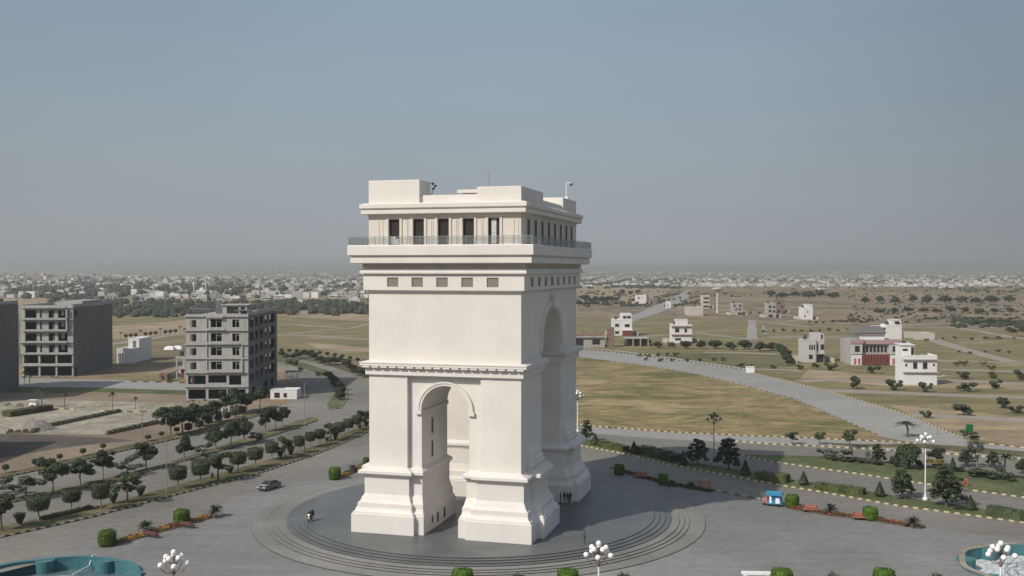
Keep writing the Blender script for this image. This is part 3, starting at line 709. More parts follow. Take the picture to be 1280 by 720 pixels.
    def strips(cs, half, place):
        for c in cs:
            for s in (-1, 1): place(m, c+s*.98-.17, c+s*.98+.17, 39.22, 42.98, .13)
        edges = [-half]+[c for c in cs]+[half]
        for a, b in zip(edges, edges[1:]):
            a2 = a+(0 if a == -half else .98+.3); b2 = b-(0 if b == half else .98+.3)
            mid = (a2+b2)/2; wv = (b2-a2)
            place(m, mid-wv*.36, mid+wv*.12, 39.24, 42.55, .07); place(m, mid+wv*.2, mid+wv*.36, 39.24, 42.5, .05)
        place(m, -half, half, 42.985, 43.36, .16)
    def pf_(m, a, b, z0, z1, d): m.box(a, -by-d, z0, b, -by+.02, z1)
    def pb_(m, a, b, z0, z1, d): m.box(a, by-.02, z0, b, by+d, z1)
    def pr_(m, a, b, z0, z1, d): m.box(bx-.02, max(a, -by), z0, bx+d*.4, min(b, by), z1)
    def pl_(m, a, b, z0, z1, d): m.box(-bx-d*.4, max(a, -by), z0, -bx+.02, min(b, by), z1)
    cs = [k*3.55 for k in (-2,-1,0,1,2)]; cy_ = [k*3.93 for k in [-3.5+i for i in range(8)]]
    strips(cs, bx, pf_); strips(cs, bx, pb_); strips(cy_, by, pr_); strips(cy_, by, pl_)
    m.build('attic_pilasters', SA, att)
    # windows
    def window(face, c, curtain=0):
        f = MB(); g = MB()
        d = .32 if face in 'fb' else .07
        if face == 'f': B = lambda m, a, b, z0, z1, q0, q1: m.box(c+a, -by+q0, z0, c+b, -by+q1, z1)
        elif face == 'r': B = lambda m, a, b, z0, z1, q0, q1: m.box(bx-q1, c+a, z0, bx-q0, c+b, z1)
        elif face == 'b': B = lambda m, a, b, z0, z1, q0, q1: m.box(c+a, by-q1, z0, c+b, by-q0, z1)
        else: B = lambda m, a, b, z0, z1, q0, q1: m.box(-bx+q0, c+a, z0, -bx+q1, c+b, z1)
        for a, b, z0, z1 in ((-.8,-.73,39.28,42.75),(.73,.8,39.28,42.75),(-.73,.73,39.28,39.36),(-.73,.73,42.68,42.75),(-.73,.73,40.75,40.8)):
            B(f, a, b, z0, z1, d-.04, d+.04)
        w_ = f.build('window', M['dark_metal'], T)
        B(g, -.73, .73, 39.36, 42.68, d, d+.02); g.build('pane', M['dark_glass'], w_)
        if curtain == 1:
            q = MB(); B(q, -.7, .1, 39.36, 40.4, d-.03, d-.012); B(q, -.1, .55, 39.36, 40.1, d-.05, d-.032); q.build('curtain', M['curtain'], w_)
        if curtain == 2:
            q = MB(); B(q, -.42, .25, 39.36, 42.6, d-.03, d-.012); q.build('curtain', M['curtain'], w_)
    for i, k in enumerate(cs): window('f', k, 1 if i == 0 else 2 if i == 4 else 0); window('b', k)
    for k in cy_: window('r', k); window('l', k)
    # roof cornice, corner blocks, roof things
    rc = [(.1,43.36),(.5,43.42),(.82,43.5),(.82,43.95),(.7,44.02),(.7,44.12),(.9,44.18),(1.0,44.26),(1.0,44.75),(.5,44.95),(-.4,45.0)]
    MB().rect_sweep(-bx,-by,bx,by, rc, 0, True, True).build('roof_cornice', S, T)
    for x0, y0, x1, y1, z in ((-bx,-by,-3.45,-13.1,48.1),(4.75,-by,bx,-5.3,46.95),(2.0,7.7,bx,by,47.1),(-bx,7.7,-3.5,by,47.3)):
        MB().rect_sweep(x0, y0, x1, y1, [(0,44.9),(0,z-.1),(-.03,z),(-.35,z)], 0, False, True).build('corner_block', S, T)
    p = MB()
    p.box(-3.449,-by+.5,44.9,4.749,-by+.8,46.0); p.box(bx-.6,-5.299,44.9,bx-.3,7.699,45.9); p.box(-bx+.3,-13.09,44.9,-bx+.6,7.69,45.9); p.box(-3.49,by-.8,44.9,1.99,by-.5,45.9)
    p.build('parapet', S, T)
    MB().box(1.4,-15.8,46.3,4.9,-11,46.75).box(2.0,-15.2,44.9,4.2,-11.6,46.3).build('stair_hut', S, T)
    MB().tube((4.6,-11.5,44.9),(4.6,-11.5,49.6),.035,.02).build('aerial', M['dark_metal'], T)
    c = MB().box(9.6,14.0,47.1,10.2,14.6,47.6).tube((9.9,14.3,47.6),(9.9,14.3,49.9),.07,.06).tube((9.9,14.3,49.9),(10.7,14.1,49.9),.05)
    cp = c.build('camera_pole', M['white_paint'], T)
    MB().sphere((10.75,14.1,49.6),.24,8,6,0).build('dome_camera', M['dark_metal'], cp)
    m = MB().tube((-3.2,-13.5,46.2),(-2.6,-13.6,47.5),.05)
    for a, z in ((-2.9,47.6),(-2.5,47.3),(-2.8,46.9)): m.lathe([(.06,0),(.28,.35)], 8, (a,-13.7,z))
    m.build('loudspeakers', M['dark_metal'], T)
    # passage soffit lighting recess etc. are not visible
    return T
ARCH = arch()
# ------------------------------------------------------------------ buildings
def frame_block(name, label, x0, y0, w, d, floors, fh, front, side_open, wallm, rot=0.0, roofbits=True, seed=1):
    """bare concrete block: slabs, columns, infill walls with real openings. front = list per floor of holes"""
    t = thing(name, label, 'building', (x0, y0, 0), rot)
    H = floors*fh; r = random.Random(seed)
    for k in range(1, floors+1):
        MB().box(-.35, -.55, k*fh-.3, w+.12, .28, k*fh).box(.21, .281, k*fh-.3, w-.21, d+.02, k*fh).build('floor_slab', M['concrete'], t)
    nx = 3
    for i in range(nx+1):
        for j in (0, 1, 2, 3):
            cx = .25+(w-.5)*i/nx; cyy = .25+(d-.5)*j/3
            MB().box(cx-.25, cyy-.25, 0, cx+.25, cyy+.25, H-.3).build('column', M['concrete'], t)
    # front infill storey by storey
    for k, holes in enumerate(front):
        if holes is None: continue
        MB().wall((0, -.12, k*fh+.001), 0, w, fh-.302, .25, holes).build('front_wall', M['concrete'], t)
        hx = sorted((a, c) for a, b, c, d in holes); edges = [.1]+[q for a in hx for q in a]+[w-.1]
        pm = MB(); any_ = False
        for a, c in zip(edges[::2], edges[1::2]):
            if c-a > 1.2:
                for u in range(int((c-a)/1.1)):
                    if r.random() < .55: x0_ = a+.1+u*1.1; zz = r.uniform(.1, .6); pm.box(x0_, -.128, k*fh+zz, x0_+r.uniform(.7,1.05), -.1, k*fh+zz+r.uniform(1.2, fh-1.1)); any_ = True
        if any_: pm.build('block_infill', M['infill'], t)
    for k in range(floors):
        hs = side_open(k)
        if hs is not None:
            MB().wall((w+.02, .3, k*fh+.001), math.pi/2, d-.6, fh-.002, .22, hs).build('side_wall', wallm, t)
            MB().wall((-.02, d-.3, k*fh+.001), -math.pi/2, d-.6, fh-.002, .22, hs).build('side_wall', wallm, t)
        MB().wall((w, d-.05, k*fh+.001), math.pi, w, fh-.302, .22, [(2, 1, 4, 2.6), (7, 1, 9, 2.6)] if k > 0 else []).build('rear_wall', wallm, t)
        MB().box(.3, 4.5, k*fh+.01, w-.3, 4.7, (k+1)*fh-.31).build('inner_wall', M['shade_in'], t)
    m = MB()
    for i in range(nx+1):
        for j in (0, 1, 2, 3):
            cx = .25+(w-.5)*i/nx; cyy = .25+(d-.5)*j/3
            for a, b in ((-.15,-.15),(.15,-.15),(.15,.15),(-.15,.15)): m.tube((cx+a, cyy+b, H-.05), (cx+a+r.uniform(-.1,.1), cyy+b+r.uniform(-.1,.1), H+r.uniform(.9,1.7)), .03, None, 4)
    m.build('rebar', M['bronze'], t)
    m = MB()
    for i in range(24):
        a = r.uniform(.5, w-1); b = r.uniform(-5, -1.5); m.cbox(a, b, -.05, r.uniform(.3,1.2), r.uniform(.3,.9), r.uniform(.15,.6), 0, r.uniform(0,3))
    m.build('rubble', M['rubble'], t)
    return t, H
def W(*cs): return list(cs)
# block with square windows, right of the group
fh = 3.95
bays = [(1.2,.75,2.9,2.75),(7.0,.75,10.0,2.9),(13.0,.75,14.9,2.9)]
up = [bays]*4
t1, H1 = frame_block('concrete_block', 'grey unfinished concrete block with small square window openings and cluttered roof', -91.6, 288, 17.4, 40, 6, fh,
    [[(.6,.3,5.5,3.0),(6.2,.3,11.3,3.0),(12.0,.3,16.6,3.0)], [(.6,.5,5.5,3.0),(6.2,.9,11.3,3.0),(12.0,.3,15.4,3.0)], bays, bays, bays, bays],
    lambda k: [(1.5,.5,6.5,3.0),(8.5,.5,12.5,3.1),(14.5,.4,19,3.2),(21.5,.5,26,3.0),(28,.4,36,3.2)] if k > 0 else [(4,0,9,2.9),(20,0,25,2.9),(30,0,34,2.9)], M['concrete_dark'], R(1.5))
m = MB()
for z, x1_ in ((2*fh, 16.0), (4*fh, 15.2), (5*fh, 11.0), (6*fh-.5, 10.5)): m.box(6.0, -.95, z-.1, x1_, -.56, z+.45)
m.box(15.4, -.5, 2*fh, 15.9, -.13, 4*fh-.3); m.box(5.7, -.4, 2*fh, 6.0, -.13, 6*fh)
m.build('facade_band', M['concrete'], t1)
for k in range(2, 6):
    for a, b, c, d in bays[1:]:
        f = MB(); z = k*fh
        f.box((a+c)/2-.06, -.05, z+b, (a+c)/2+.06, .05, z+d); f.box((a+c)/2+.06, -.05, z+b+1.5, c, .05, z+b+1.6)
        f.build('window_frame', M['concrete'], t1)
m = MB(); z = H1
for s_ in (0,): m.box(0, -.1, z, 17.4, .12, z+.5); m.box(17.2, .12, z, 17.42, 39.9, z+1.0); m.box(0, .12, z, .2, 39.9, z+.9)
m.build('parapet', M['concrete'], t1)
m = MB(); m.box(8, 9, z, 15, 16, z+2.6); m.box(7.6, 8.6, z+2.6, 15.6, 16.4, z+2.85); m.build('roof_room', M['concrete'], t1)
m = MB(); m.box(9.2, 8.95, z+.3, 12.5, 9.02, z+2.2); m.box(13.2,8.95,z+.3,14.4,9.02,z+2.2); m.build('roof_room_opening', M['dark_glass'], t1)
m = MB(); m.box(5.2, 12, z+.0, 7.4, 15, z+3.4); m.build('roof_tank', M['concrete_dark'], t1)
m = MB()
for i in range(6): m.tube((1+i*1.1, 3+U(-1,1), z), (1+i*1.1, 3+U(-1,1), z+1.7), .06)
m.box(.4, 1.5, z+1.7, 6.9, 5.5, z+1.85); m.box(12.5, 3.5, z+1.2, 17, 12, z+1.32); m.tube((13,4,z),(13,4,z+1.2),.07); m.tube((16.6,4,z),(16.6,4,z+1.2),.07); m.tube((16.6,11,z),(16.6,11,z+1.2),.07); m.tube((13,11,z),(13,11,z+1.2),.07)
m.build('formwork', M['concrete_dark'], t1)
# balconied block, middle
bay2 = [(1.2,.35,4.9,2.95),(6.0,.35,6.7,2.95),(9.0,.35,11.0,2.95),(12.2,.35,15.4,2.95)]
t2, H2 = frame_block('concrete_block', 'grey unfinished concrete block with framed balcony bays and a blank dark side', -167.6, 351, 17.3, 36, 6, 3.95,
    [[(.5,.2,5.4,3.4),(6.0,.2,11.2,3.4),(11.8,.2,16.8,3.4)], [(.5,.6,5.4,3.4),(6.0,.5,11.2,3.4),(11.8,.6,16.8,3.4)], bay2, bay2, bay2, bay2],
    lambda k: [(1.0,.6,3.0,3.0)] if k in (0, 5) else [], M['concrete_dark'], R(1.0), seed=3)
m = MB()
for k in range(3, 7): m.box(.3 if k > 3 else -.6, -1.5, k*3.95-.25, 15.6 if k < 6 else 15.2, -.56, k*3.95+.25)
m.box(15.2, -1.2, 3.95*4, 15.7, -.3, 3.95*5.9); m.box(-.4, -.4, 2*3.95, 1.1, -.13, 6*3.95-.3)
m.build('balcony_band', M['concrete'], t2)
for k in range(2, 6):
    m = MB(); m.box(13.0, .6, k*3.95+1.2, 14.0, .8, k*3.95+3.4); m.box(10.0,.8,k*3.95+.4,10.9,.95,k*3.95+2.0); m.build('door_panel', M['concrete'], t2)
MB().box(0, -.1, H2, 17.3, .12, H2+.7).box(17.1, .12, H2, 17.32, 35.9, H2+1.1).box(0, .12, H2, .2, 35.9, H2+.9).build('parapet', M['concrete'], t2)
MB().box(9.5, 10, H2, 16.5, 28, H2+1.9).box(5, 14, H2, 8.5, 18, H2+1.2).build('roof_room', M['concrete'], t2)
# dark block on the left edge
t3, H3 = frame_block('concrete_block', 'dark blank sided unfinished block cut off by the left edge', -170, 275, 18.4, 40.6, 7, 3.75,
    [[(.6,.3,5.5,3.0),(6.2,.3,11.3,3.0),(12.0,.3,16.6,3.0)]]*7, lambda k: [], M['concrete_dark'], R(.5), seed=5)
MB().box(0, -.1, H3, 18.4, .12, H3+.7).box(18.2, .12, H3, 18.42, 40.4, H3+.9).build('parapet', M['concrete'], t3)
MB().box(9, 28, H3, 16, 36, H3+1.6).build('roof_room', M['concrete_dark'], t3)
# frame whose corner post shows at the left edge
t4 = thing('unfinished_building', 'bare concrete post frame standing at the far left edge', 'building frame', (-132, 186, 0))
for k in range(3): MB().box(0, 0, 3.6*(k+1)-.3, 25.0, 24, 3.6*(k+1)).build('floor_slab', M['concrete_dark'], t4)
for i in range(5):
    for j in range(4): MB().box(.2+i*6.05, .2+j*7.7, 0, .6+i*6.05, .6+j*7.7, 10.5).build('column', M['concrete_dark'], t4)
MB().box(.3, .05, 0.01, 24.5, .25, 10.4).build('front_wall', M['concrete_dark'], t4)

def win(t, m, x0, z0, x1, z1, y=-.02, frame='dark_metal', glass='dark_glass'):
    """window on a front (-y) face: frame proud of the wall, pane set inside it"""
    f = MB(); e = .09
    f.box(x0, y-.05, z0, x0+e, y+.1, z1); f.box(x1-e, y-.05, z0, x1, y+.1, z1); f.box(x0+e, y-.05, z1-e, x1-e, y+.1, z1); f.box(x0-.08, y-.12, z0, x1+.08, y+.1, z0+e)
    o = f.build('window', M[frame], t)
    MB().box(x0+e, y-.015, z0+e, x1-e, y+.02, z1-e).build('pane', M[glass], o)
def house(label, px0, px1, pyb, floors, wall, wins, name='house', depth=8, fh=3.4, rot=0.0, stair=None, parapet=.9, bands=None, extra=None, group=None, cat='house'):
    D = G(640, pyb)[1]; x0 = G(px0, pyb)[0]; x1 = G(px1, pyb)[0]; w = x1-x0
    t = thing(name, label, cat, (x0, D, 0), rot, group)
    H = floors*fh
    MB().box(0, 0, 0, w, depth, H).build('wall', M[wall], t)
    p = MB(); p.box(-.06,-.06,H,w+.06,.2,H+parapet); p.box(-.06,depth-.2,H,w+.06,depth+.06,H+parapet); p.box(-.06,.2,H,.2,depth-.2,H+parapet); p.box(w-.2,.2,H,w+.06,depth-.2,H+parapet)
    p.build('parapet', M[wall], t)
    if floors > 1:
        MB().lathe([(.7,0),(.75,1.2),(.45,1.5),(.2,1.6)], 12, (w*.2, depth*.5, H+.9)).box(w*.2-.7, depth*.5-.7, H, w*.2+.7, depth*.5+.7, H+.9).build('water_tank', M['dark_metal'], t)
        MB().box(-3, depth+2, 0, w+3, depth+2.2, 1.9).box(-3.2, -3, 0, -3, depth+2.2, 1.9).box(w+3, -3, 0, w+3.2, depth+2.2, 1.9).build('yard_wall', M['house_cream'], t)
    for (fx0, z0, fx1, z1) in wins: win(t, wall, fx0*w, z0*fh, fx1*w, z1*fh)
    for z, mname, dz in (bands or []): MB().box(-.12, -.14, z*fh, w+.12, depth*.6, z*fh+dz).build('band', M[mname], t)
    if stair:
        for a, b, c, d, hh in stair: MB().box(a*w, b*depth, H, c*w, d*depth, H+hh).box(a*w-.15, b*depth-.15, H+hh, c*w+.15, d*depth+.15, H+hh+.2).build('roof_room', M[wall], t)
    return t, w, H
# left small house
t, w_, H = house('small white two storey house with a low front porch between the concrete blocks', 146, 167, 454, 1, 'house_white', [(.1,.05,.16,.8),(.2,.05,.26,.8),(.3,.05,.36,.8)], depth=20, fh=4.9)
MB().box(.35*w_, 6, 4.9, w_+.03, 20.02, 9.2).build('upper_wall', M['house_white'], t)
MB().box(.35*w_-.1, 5.9, 9.2, w_+.1, 6.2, 9.6).build('parapet', M['house_white'], t)
MB().box(.62*w_, 5.93, 5.6, .82*w_, 5.99, 8.4).build('window', M['concrete_dark'], t)
t, w_, H = house('small open pavilion with red back wall beside the unfinished block', 220, 233, 474, 2, 'house_grey', [], 'pavilion', depth=8, fh=3.4, cat='pavilion')
for ch in list(t.children):
    if ch.name.startswith('wall'): bpy.data.objects.remove(ch)
for a in (0, .8):
    for b in (0, 7): MB().box(a*w_, b, 0, a*w_+.5, b+.5, 6.8).build('column', M['house_grey'], t)
MB().box(.3, 4, .0, w_-.2, 4.3, 3.3).build('back_wall', M['red'], t); MB().box(-.3, -.3, 3.3, w_+.3, 8.2, 3.7).build('floor_slab', M['house_grey'], t)
t, w_, H = house('tiny brown brick guard hut on the grass by the back road', 199, 209, 477, 1, 'red_brick', [(.3,.3,.6,.8)], 'guard_hut', depth=3, fh=2.4, parapet=.2, cat='hut')
t, w_, H = house('low white shed with a sagging sheet roof at the foot of the block', 338, 371, 499, 1, 'house_white', [(.15,.2,.35,.75),(.5,.25,.62,.7)], 'shed', depth=6, fh=2.5, parapet=.15, cat='shed')
t = thing('scaffold', 'grey scaffold frame leaning beside the unfinished block', 'scaffold', (*G(357, 487), 0))
m = MB()
for i in range(3):
    for j in (0, 3): m.tube((i*1.7, j, 0), (i*1.7, j, 5.5), .08)
for z in (1.8, 3.6, 5.4):
    m.tube((0,0,z),(3.4,0,z),.07); m.tube((0,3,z),(3.4,3,z),.07)
m.tube((0,0,0),(3.4,0,3.6),.06); m.tube((3.4,0,1.8),(0,0,5.4),.06)
m.build('tubes', M['metal'], t); MB().box(-.2,-.2,5.42,3.6,3.2,5.55).build('deck', M['concrete_dark'], t)
t = thing('garden_wall', 'low white panel wall behind the clipped box shrubs', 'wall', (0, 0, 0))
pts = GP((246,527),(276,520),(306,513))
for p, d in resample(pts, 3.0):
    MB().box(-1.05, -.12, 0, 1.05, .12, 1.7, 0, math.atan2(d.y, d.x), (p.x, p.y)).build('panel', M['house_white'], t)
    MB().box(-1.5, -.2, 0, -1.1, .2, 2.0, 0, math.atan2(d.y, d.x), (p.x, p.y)).build('post', M['house_cream'], t)
# right side houses
t, w_, H = house('white three storey house with a red ground floor porch and stepped roof', 766, 790, 419.5, 2, 'house_white', [(.12,.25,.32,.6),(.12,1.2,.32,1.6),(.62,1.15,.88,1.55)], depth=9, fh=4.1)
MB().box(.45*w_, 2, H, w_*.99, 8.5, H+4.0).build('upper_wall', M['house_white'], t); win(t, '', .55*w_, H+1.2, .72*w_, H+2.6, 1.98); win(t, '', .76*w_, H+1.2, .95*w_, H+2.6, 1.98)
MB().box(.5*w_, -2.2, 0, w_, -.02, 2.9).build('porch', M['red'], t); MB().box(.48*w_, -2.5, 2.9, w_+.2, .0, 3.2).build('porch_roof', M['house_white'], t)
t, w_, H = house('pale pinkish three storey house with dark brow bands and roof terrace', 840, 865, 429, 2, 'house_white', [(.15,1.3,.36,1.75),(.62,1.3,.75,1.75),(.15,.35,.45,.6)], depth=8, fh=4.2, stair=[(.2,.2,.8,.8,3.2)])
for z in (1.0, 2.0): MB().box(-.5, -.9, z*4.2-.1, w_+.3, .3, z*4.2+.25).build('band', M['pink'], t)
MB().box(.4*w_, 2.5, H+.6, .62*w_, 2.58, H+2.6).build('roof_window', M['dark_glass'], t)
t = thing('unfinished_house', 'single storey brown unfinished house with brick stubs on its slab beside the arch', 'house', (*G(700, 434), 0))
MB().box(0, 0, 0, 21, 12, 4.6).build('wall', M['house_grey'], t); MB().box(-1, -1, 4.6, 22, 13, 5.0).build('roof_slab', M['house_grey'], t)
m = MB()
for i in range(10): m.box(i*2.1+.3, 1+U(0,4), 5.0, i*2.1+1.5, 6+U(0,4), 5.0+U(.8,3.0))
m.build('brick_stubs', M['red_brick'], t)
MB().box(1, -.06, .3, 11, -.01, 3.9).build('opening', M['dark_glass'], t); MB().box(15.2, -.06, 1.3, 18.8, -.01, 3.7).build('window', M['dark_glass'], t)
MB().box(22.3, 0, 0, 25.6, 4, 9.3).build('brick_tower', M['house_brick'], t)
t = thing('unfinished_house', 'low open shelter with a thin grey roof slab behind the road', 'shelter', (*G(781, 433), 0))
MB().box(0, 0, 3.6, 11.5, 9, 4.0).build('roof_slab', M['house_grey'], t)
for a in (0.1, 3.7, 7.2, 10.9): MB().box(a, .1, 0, a+.5, .6, 3.6).build('column', M['house_grey'], t)
MB().box(.2, 5, 0, 11.2, 5.2, 3.59).build('back_wall', M['house_brick'], t)
t, w_, H = house('pale grey modern house with an upright fin and dark recessed porch', 1004, 1030, 453, 2, 'house_pale', [(.28,1.25,.35,1.7),(.39,1.25,.46,1.7),(.5,1.25,.57,1.7),(.64,1.15,.71,1.75),(.82,1.25,.985,1.75),(.27,.35,.45,.75)], depth=8, fh=4.1)
t.rotation_euler = (0, 0, R(-2))
MB().box(.58*w_, -.06, .1, .97*w_, .2, 3.3).build('porch_recess', M['dark_glass'], t); MB().box(.55*w_, -1.4, 3.35, w_*.99, -.01, 3.75).build('canopy', M['house_grey'], t)
MB().box(.56*w_, -.9, 0, .6*w_, -.03, 8.9).build('fin', M['house_grey'], t)
MB().box(.5*w_, 1, H, w_, 7, H+3.2).build('roof_room', M['house_pale'], t); MB().box(.87*w_, .95, H+.8, .95*w_, .99, H+2.8).build('roof_window', M['dark_glass'], t)
# red and white mansion
D = G(640, 456)[1]; x0 = G(1064, 456)[0]; x1 = G(1122, 456)[0]; w_ = x1-x0
t = thing('mansion', 'wide mansion with pink bands, red ground floor screens and dark pitched roof', 'mansion', (x0, D, 0), R(-2))
MB().box(0, 0, 0, w_, 15, 9.4).build('wall', M['house_grey'], t)
for a in (0, .8): MB().box(a*w_-.2, -1.6, 4.2, (a+.2)*w_+.2, -.02, 8.3).build('bay', M['house_pale'], t); win(t, '', (a+.05)*w_, 5.2, (a+.15)*w_, 7.4, -1.63); MB().box(a*w_-.5, -1.9, 8.3, (a+.2)*w_+.5, 0, 9.9).build('bay_roof', M['pink'], t)
MB().box(.21*w_, -1.0, 8.0, .79*w_, -.01, 9.6).build('pink_band', M['pink'], t)
for k in range(7):
    a = .235+k*.078
    win(t, '', a*w_, 5.0, (a+.05)*w_, 7.2, -.03)
m = MB()
for k in range(9): m.box((.22+k*.066)*w_, -1.3, .6, (.22+k*.066+.05)*w_, -1.2, 3.6)
m.box(.21*w_, -1.35, .3, .79*w_, -1.25, .9); m.box(.21*w_, -1.3, 3.6, .79*w_, -.02, 4.1)
m.build('red_screen', M['red'], t)
MB().box(.0, -1.5, .0, .2*w_, -.02, 3.9).build('porch_wing', M['house_white'], t); MB().box(.8*w_, -1.5, .0, w_, -.02, 3.9).build('porch_wing', M['house_white'], t)
MB().box(.03*w_, -1.55, .3, .08*w_, -1.51, 2.6).box(.12*w_, -1.55, .3, .17*w_, -1.51, 2.6).box(.85*w_, -1.55, .3, .9*w_, -1.51, 2.6).build('door', M['pinkred'], t)
MB().box(.25*w_, 4, 9.4, .78*w_, 13, 12.0).build('upper_wall', M['house_white'], t); MB().box(.24*w_, 3.4, 11.3, .79*w_, 3.99, 12.2).build('upper_band', M['pink'], t)
MB().add([(.12*w_,3,12.05),(.82*w_,3,12.05),(.82*w_,14,12.05),(.12*w_,14,12.05),(.2*w_,8,14.6),(.74*w_,8,14.6)], [(0,1,5,4),(2,3,4,5),(1,2,5),(3,0,4),(3,2,1,0)]).build('roof', M['concrete_dark'], t)
t, w_, H = house('white flat roofed house showing behind the mansion roof', 1108, 1127, 432, 2, 'house_white', [(.55,2.25,.85,2.55)], depth=8, fh=4.6, stair=[(.35,.1,1.0,.8,3.0)])
MB().box(-4.5, .5, H-.6, -.02, 10, H).build('terrace', M['house_white'], t)
# white house in front
D = G(640, 481)[1]; x0 = G(1129, 481)[0]; x1 = G(1170, 481)[0]; w_ = x1-x0
t = thing('house', 'plain white three storey house with two dark windows nearest the curved road', 'house', (x0, D, 0), R(-4))
MB().box(0, 0, 0, w_, 8.5, 8.9).build('wall', M['house_white'], t)
MB().box(-.015, 2.5, 8.9, .4*w_, 8.5, 12.4).build('roof_room', M['house_white'], t); MB().box(-.3, 2.1, 12.4, .42*w_, 8.8, 12.7).build('roof_slab', M['house_white'], t)
MB().box(.05*w_, 2.44, 10.6, .2*w_, 2.49, 11.3).build('roof_window', M['dark_glass'], t); MB().box(.3*w_, 2.43, 9.0, .385*w_, 2.49, 11.8).build('roof_door', M['dark_glass'], t)
for z in (3.9, 7.9): MB().box(-.2, -.7, z, w_+.3, .25, z+.3).build('band', M['house_grey'], t)
p = MB(); p.box(-.05,-.05,8.9,w_+.05,.15,9.5); p.box(w_-.15,.15,8.9,w_+.05,8.5,9.5); p.build('parapet', M['house_white'], t)
for a, b, c, d in ((.06,6.0,.11,6.8),(.29,5.2,.41,7.2),(.58,5.2,.71,7.2),(.88,6.1,.93,6.8)): win(t, '', a*w_, b, c*w_, d)
# farther single houses
t, w_, H = house('blank pale block house beyond the hay field', 795, 808, 379.5, 2, 'house_white', [(.2,1.2,.35,1.6)], depth=9, fh=4.2)
t, w_, H = house('tiny white hut beside the far road', 833, 838.5, 385, 1, 'house_white', [(.2,.3,.4,.7)], depth=6, fh=5.0)
t, w_, H = house('low pale concrete box at the end of the dirt street', 861, 879, 394.5, 1, 'house_cream', [], depth=20, fh=5.5)
t, w_, H = house('bare beige three floor frame left of the water tower', 878.5, 887, 385.5, 3, 'house_cream', [(.1,.3,.9,.7),(.1,1.3,.9,1.7),(.1,2.3,.9,2.7)], depth=12, fh=3.8)
t, w_, H = house('grey two storey house with black corner windows right of the water tower', 917, 928, 394, 2, 'house_grey', [(.2,.9,.36,1.3),(.6,.9,.78,1.3),(.0,1.5,.2,1.95),(.65,1.5,.85,1.95),(.5,.1,.95,.5)], depth=12, fh=4.3)
t, w_, H = house('unfinished grey house with dark square openings beside the brick house', 960, 970, 397, 3, 'house_grey', [(.1,1.3,.4,1.75),(.6,1.2,.9,1.65),(.1,2.2,.4,2.75),(.65,2.2,.9,2.7),(.1,.1,.6,.7)], depth=11, fh=3.3)
t, w_, H = house('tall red brick house under construction behind the unfinished grey one', 971, 981, 391, 3, 'house_brick', [(.1,.3,.4,.75),(.5,1.2,.8,1.65),(.1,2.2,.4,2.65)], depth=11, fh=3.5)
t, w_, H = house('pale house with a stepped roof alone on the scrub side', 1004, 1016, 399.5, 2, 'house_white', [(.4,1.3,.52,1.6),(.1,.5,.25,.8)], depth=12, fh=3.9, stair=[(.4,.1,1.0,.9,3.0)])
t = thing('boundary_wall', 'long low pale wall on the open plots right of the mansion', 'wall', (*G(1142, 424.5), 0))
MB().box(0, 0, 0, 11.0, .4, 3.4).build('front_run', M['house_cream'], t); MB().box(10.6, .41, 0, 11.0, 13, 3.4).build('side_run', M['house_cream'], t); MB().box(0, 13.01, 0, 11, 13.4, 3.4).build('rear_run', M['house_cream'], t)
t = thing('shade_screen', 'small blue tarpaulin shelter on the far right field', 'shelter', (*G(1237, 424), 0))
MB().box(0,0,2.4,6,5,2.6).build('roof', M['metal'], t)
for a in (0,5.8):
    for b in (0,4.8): MB().box(a,b,0,a+.2,b+.2,2.4).build('post', M['metal'], t)
# water tower
t = thing('water_tower', 'slim pale water tower with a flat saucer tank', 'water tower', (*G(897, 391), 0))
MB().lathe([(1.4,0),(1.1,1),(1.0,18)], 16).build('shaft', M['house_cream'], t)
MB().lathe([(1.0,17.6),(2.4,18.4),(4.3,19.6),(4.5,20.0),(4.5,20.7),(3.6,21.0),(.5,21.4)], 24).build('tank', M['house_cream'], t)
# white canvas tents
for i, (px, py) in enumerate(((212, 437), (222, 436.5))):
    t = thing('tent', ('white sheet covered van shape between hedges beyond the pavilion', 'smaller white canopy just right of the first one')[i], 'canopy', (*G(px, py), 0)); t.scale = (.75, .75, .55)
    MB().add([(-3,-2,0),(3,-2,0),(3,2,0),(-3,2,0),(-2.6,-1.6,2.2),(2.6,-1.6,2.2),(2.6,1.6,2.2),(-2.6,1.6,2.2),(-1,0,3),(1,0,3)], [(0,1,5,4),(1,2,6,5),(2,3,7,6),(3,0,4,7),(4,5,9,8),(6,7,8,9),(5,6,9),(7,4,8)]).build('sheet', M['white_paint'], t)
# ------------------------------------------------------------------ vegetation
def leaves(pts, size, r, mb=None, mi=0, lift=.3):
    """pts: (position, outward normal); one bent leaf-clump quad each"""
    mb = mb or MB(); v = []; f = []
    for p, n in pts:
        d = (Vector(n)+Vector((r.uniform(-1,1), r.uniform(-1,1), r.uniform(-1,1)))*.9)
        if d.length < .01: d = Vector((0,0,1))
        d.normalize(); a = d.orthogonal().normalized(); b = d.cross(a)
        t = r.uniform(0, 6.28); a, b = a*math.cos(t)+b*math.sin(t), b*math.cos(t)-a*math.sin(t)
        s = size*r.uniform(.6, 1.3); c = Vector(p); k = len(v)
        v += [tuple(c-a*s*.5), tuple(c+b*s*.38+d*s*.12), tuple(c+a*s*.6), tuple(c-b*s*.38+d*s*.12)]
        f.append((k, k+1, k+2, k+3))
    return mb.add(v, f, mi)
def rnd_dir(r):
    z = r.uniform(-1, 1); t = r.uniform(0, 6.283); q = math.sqrt(1-z*z); return Vector((q*math.cos(t), q*math.sin(t), z))
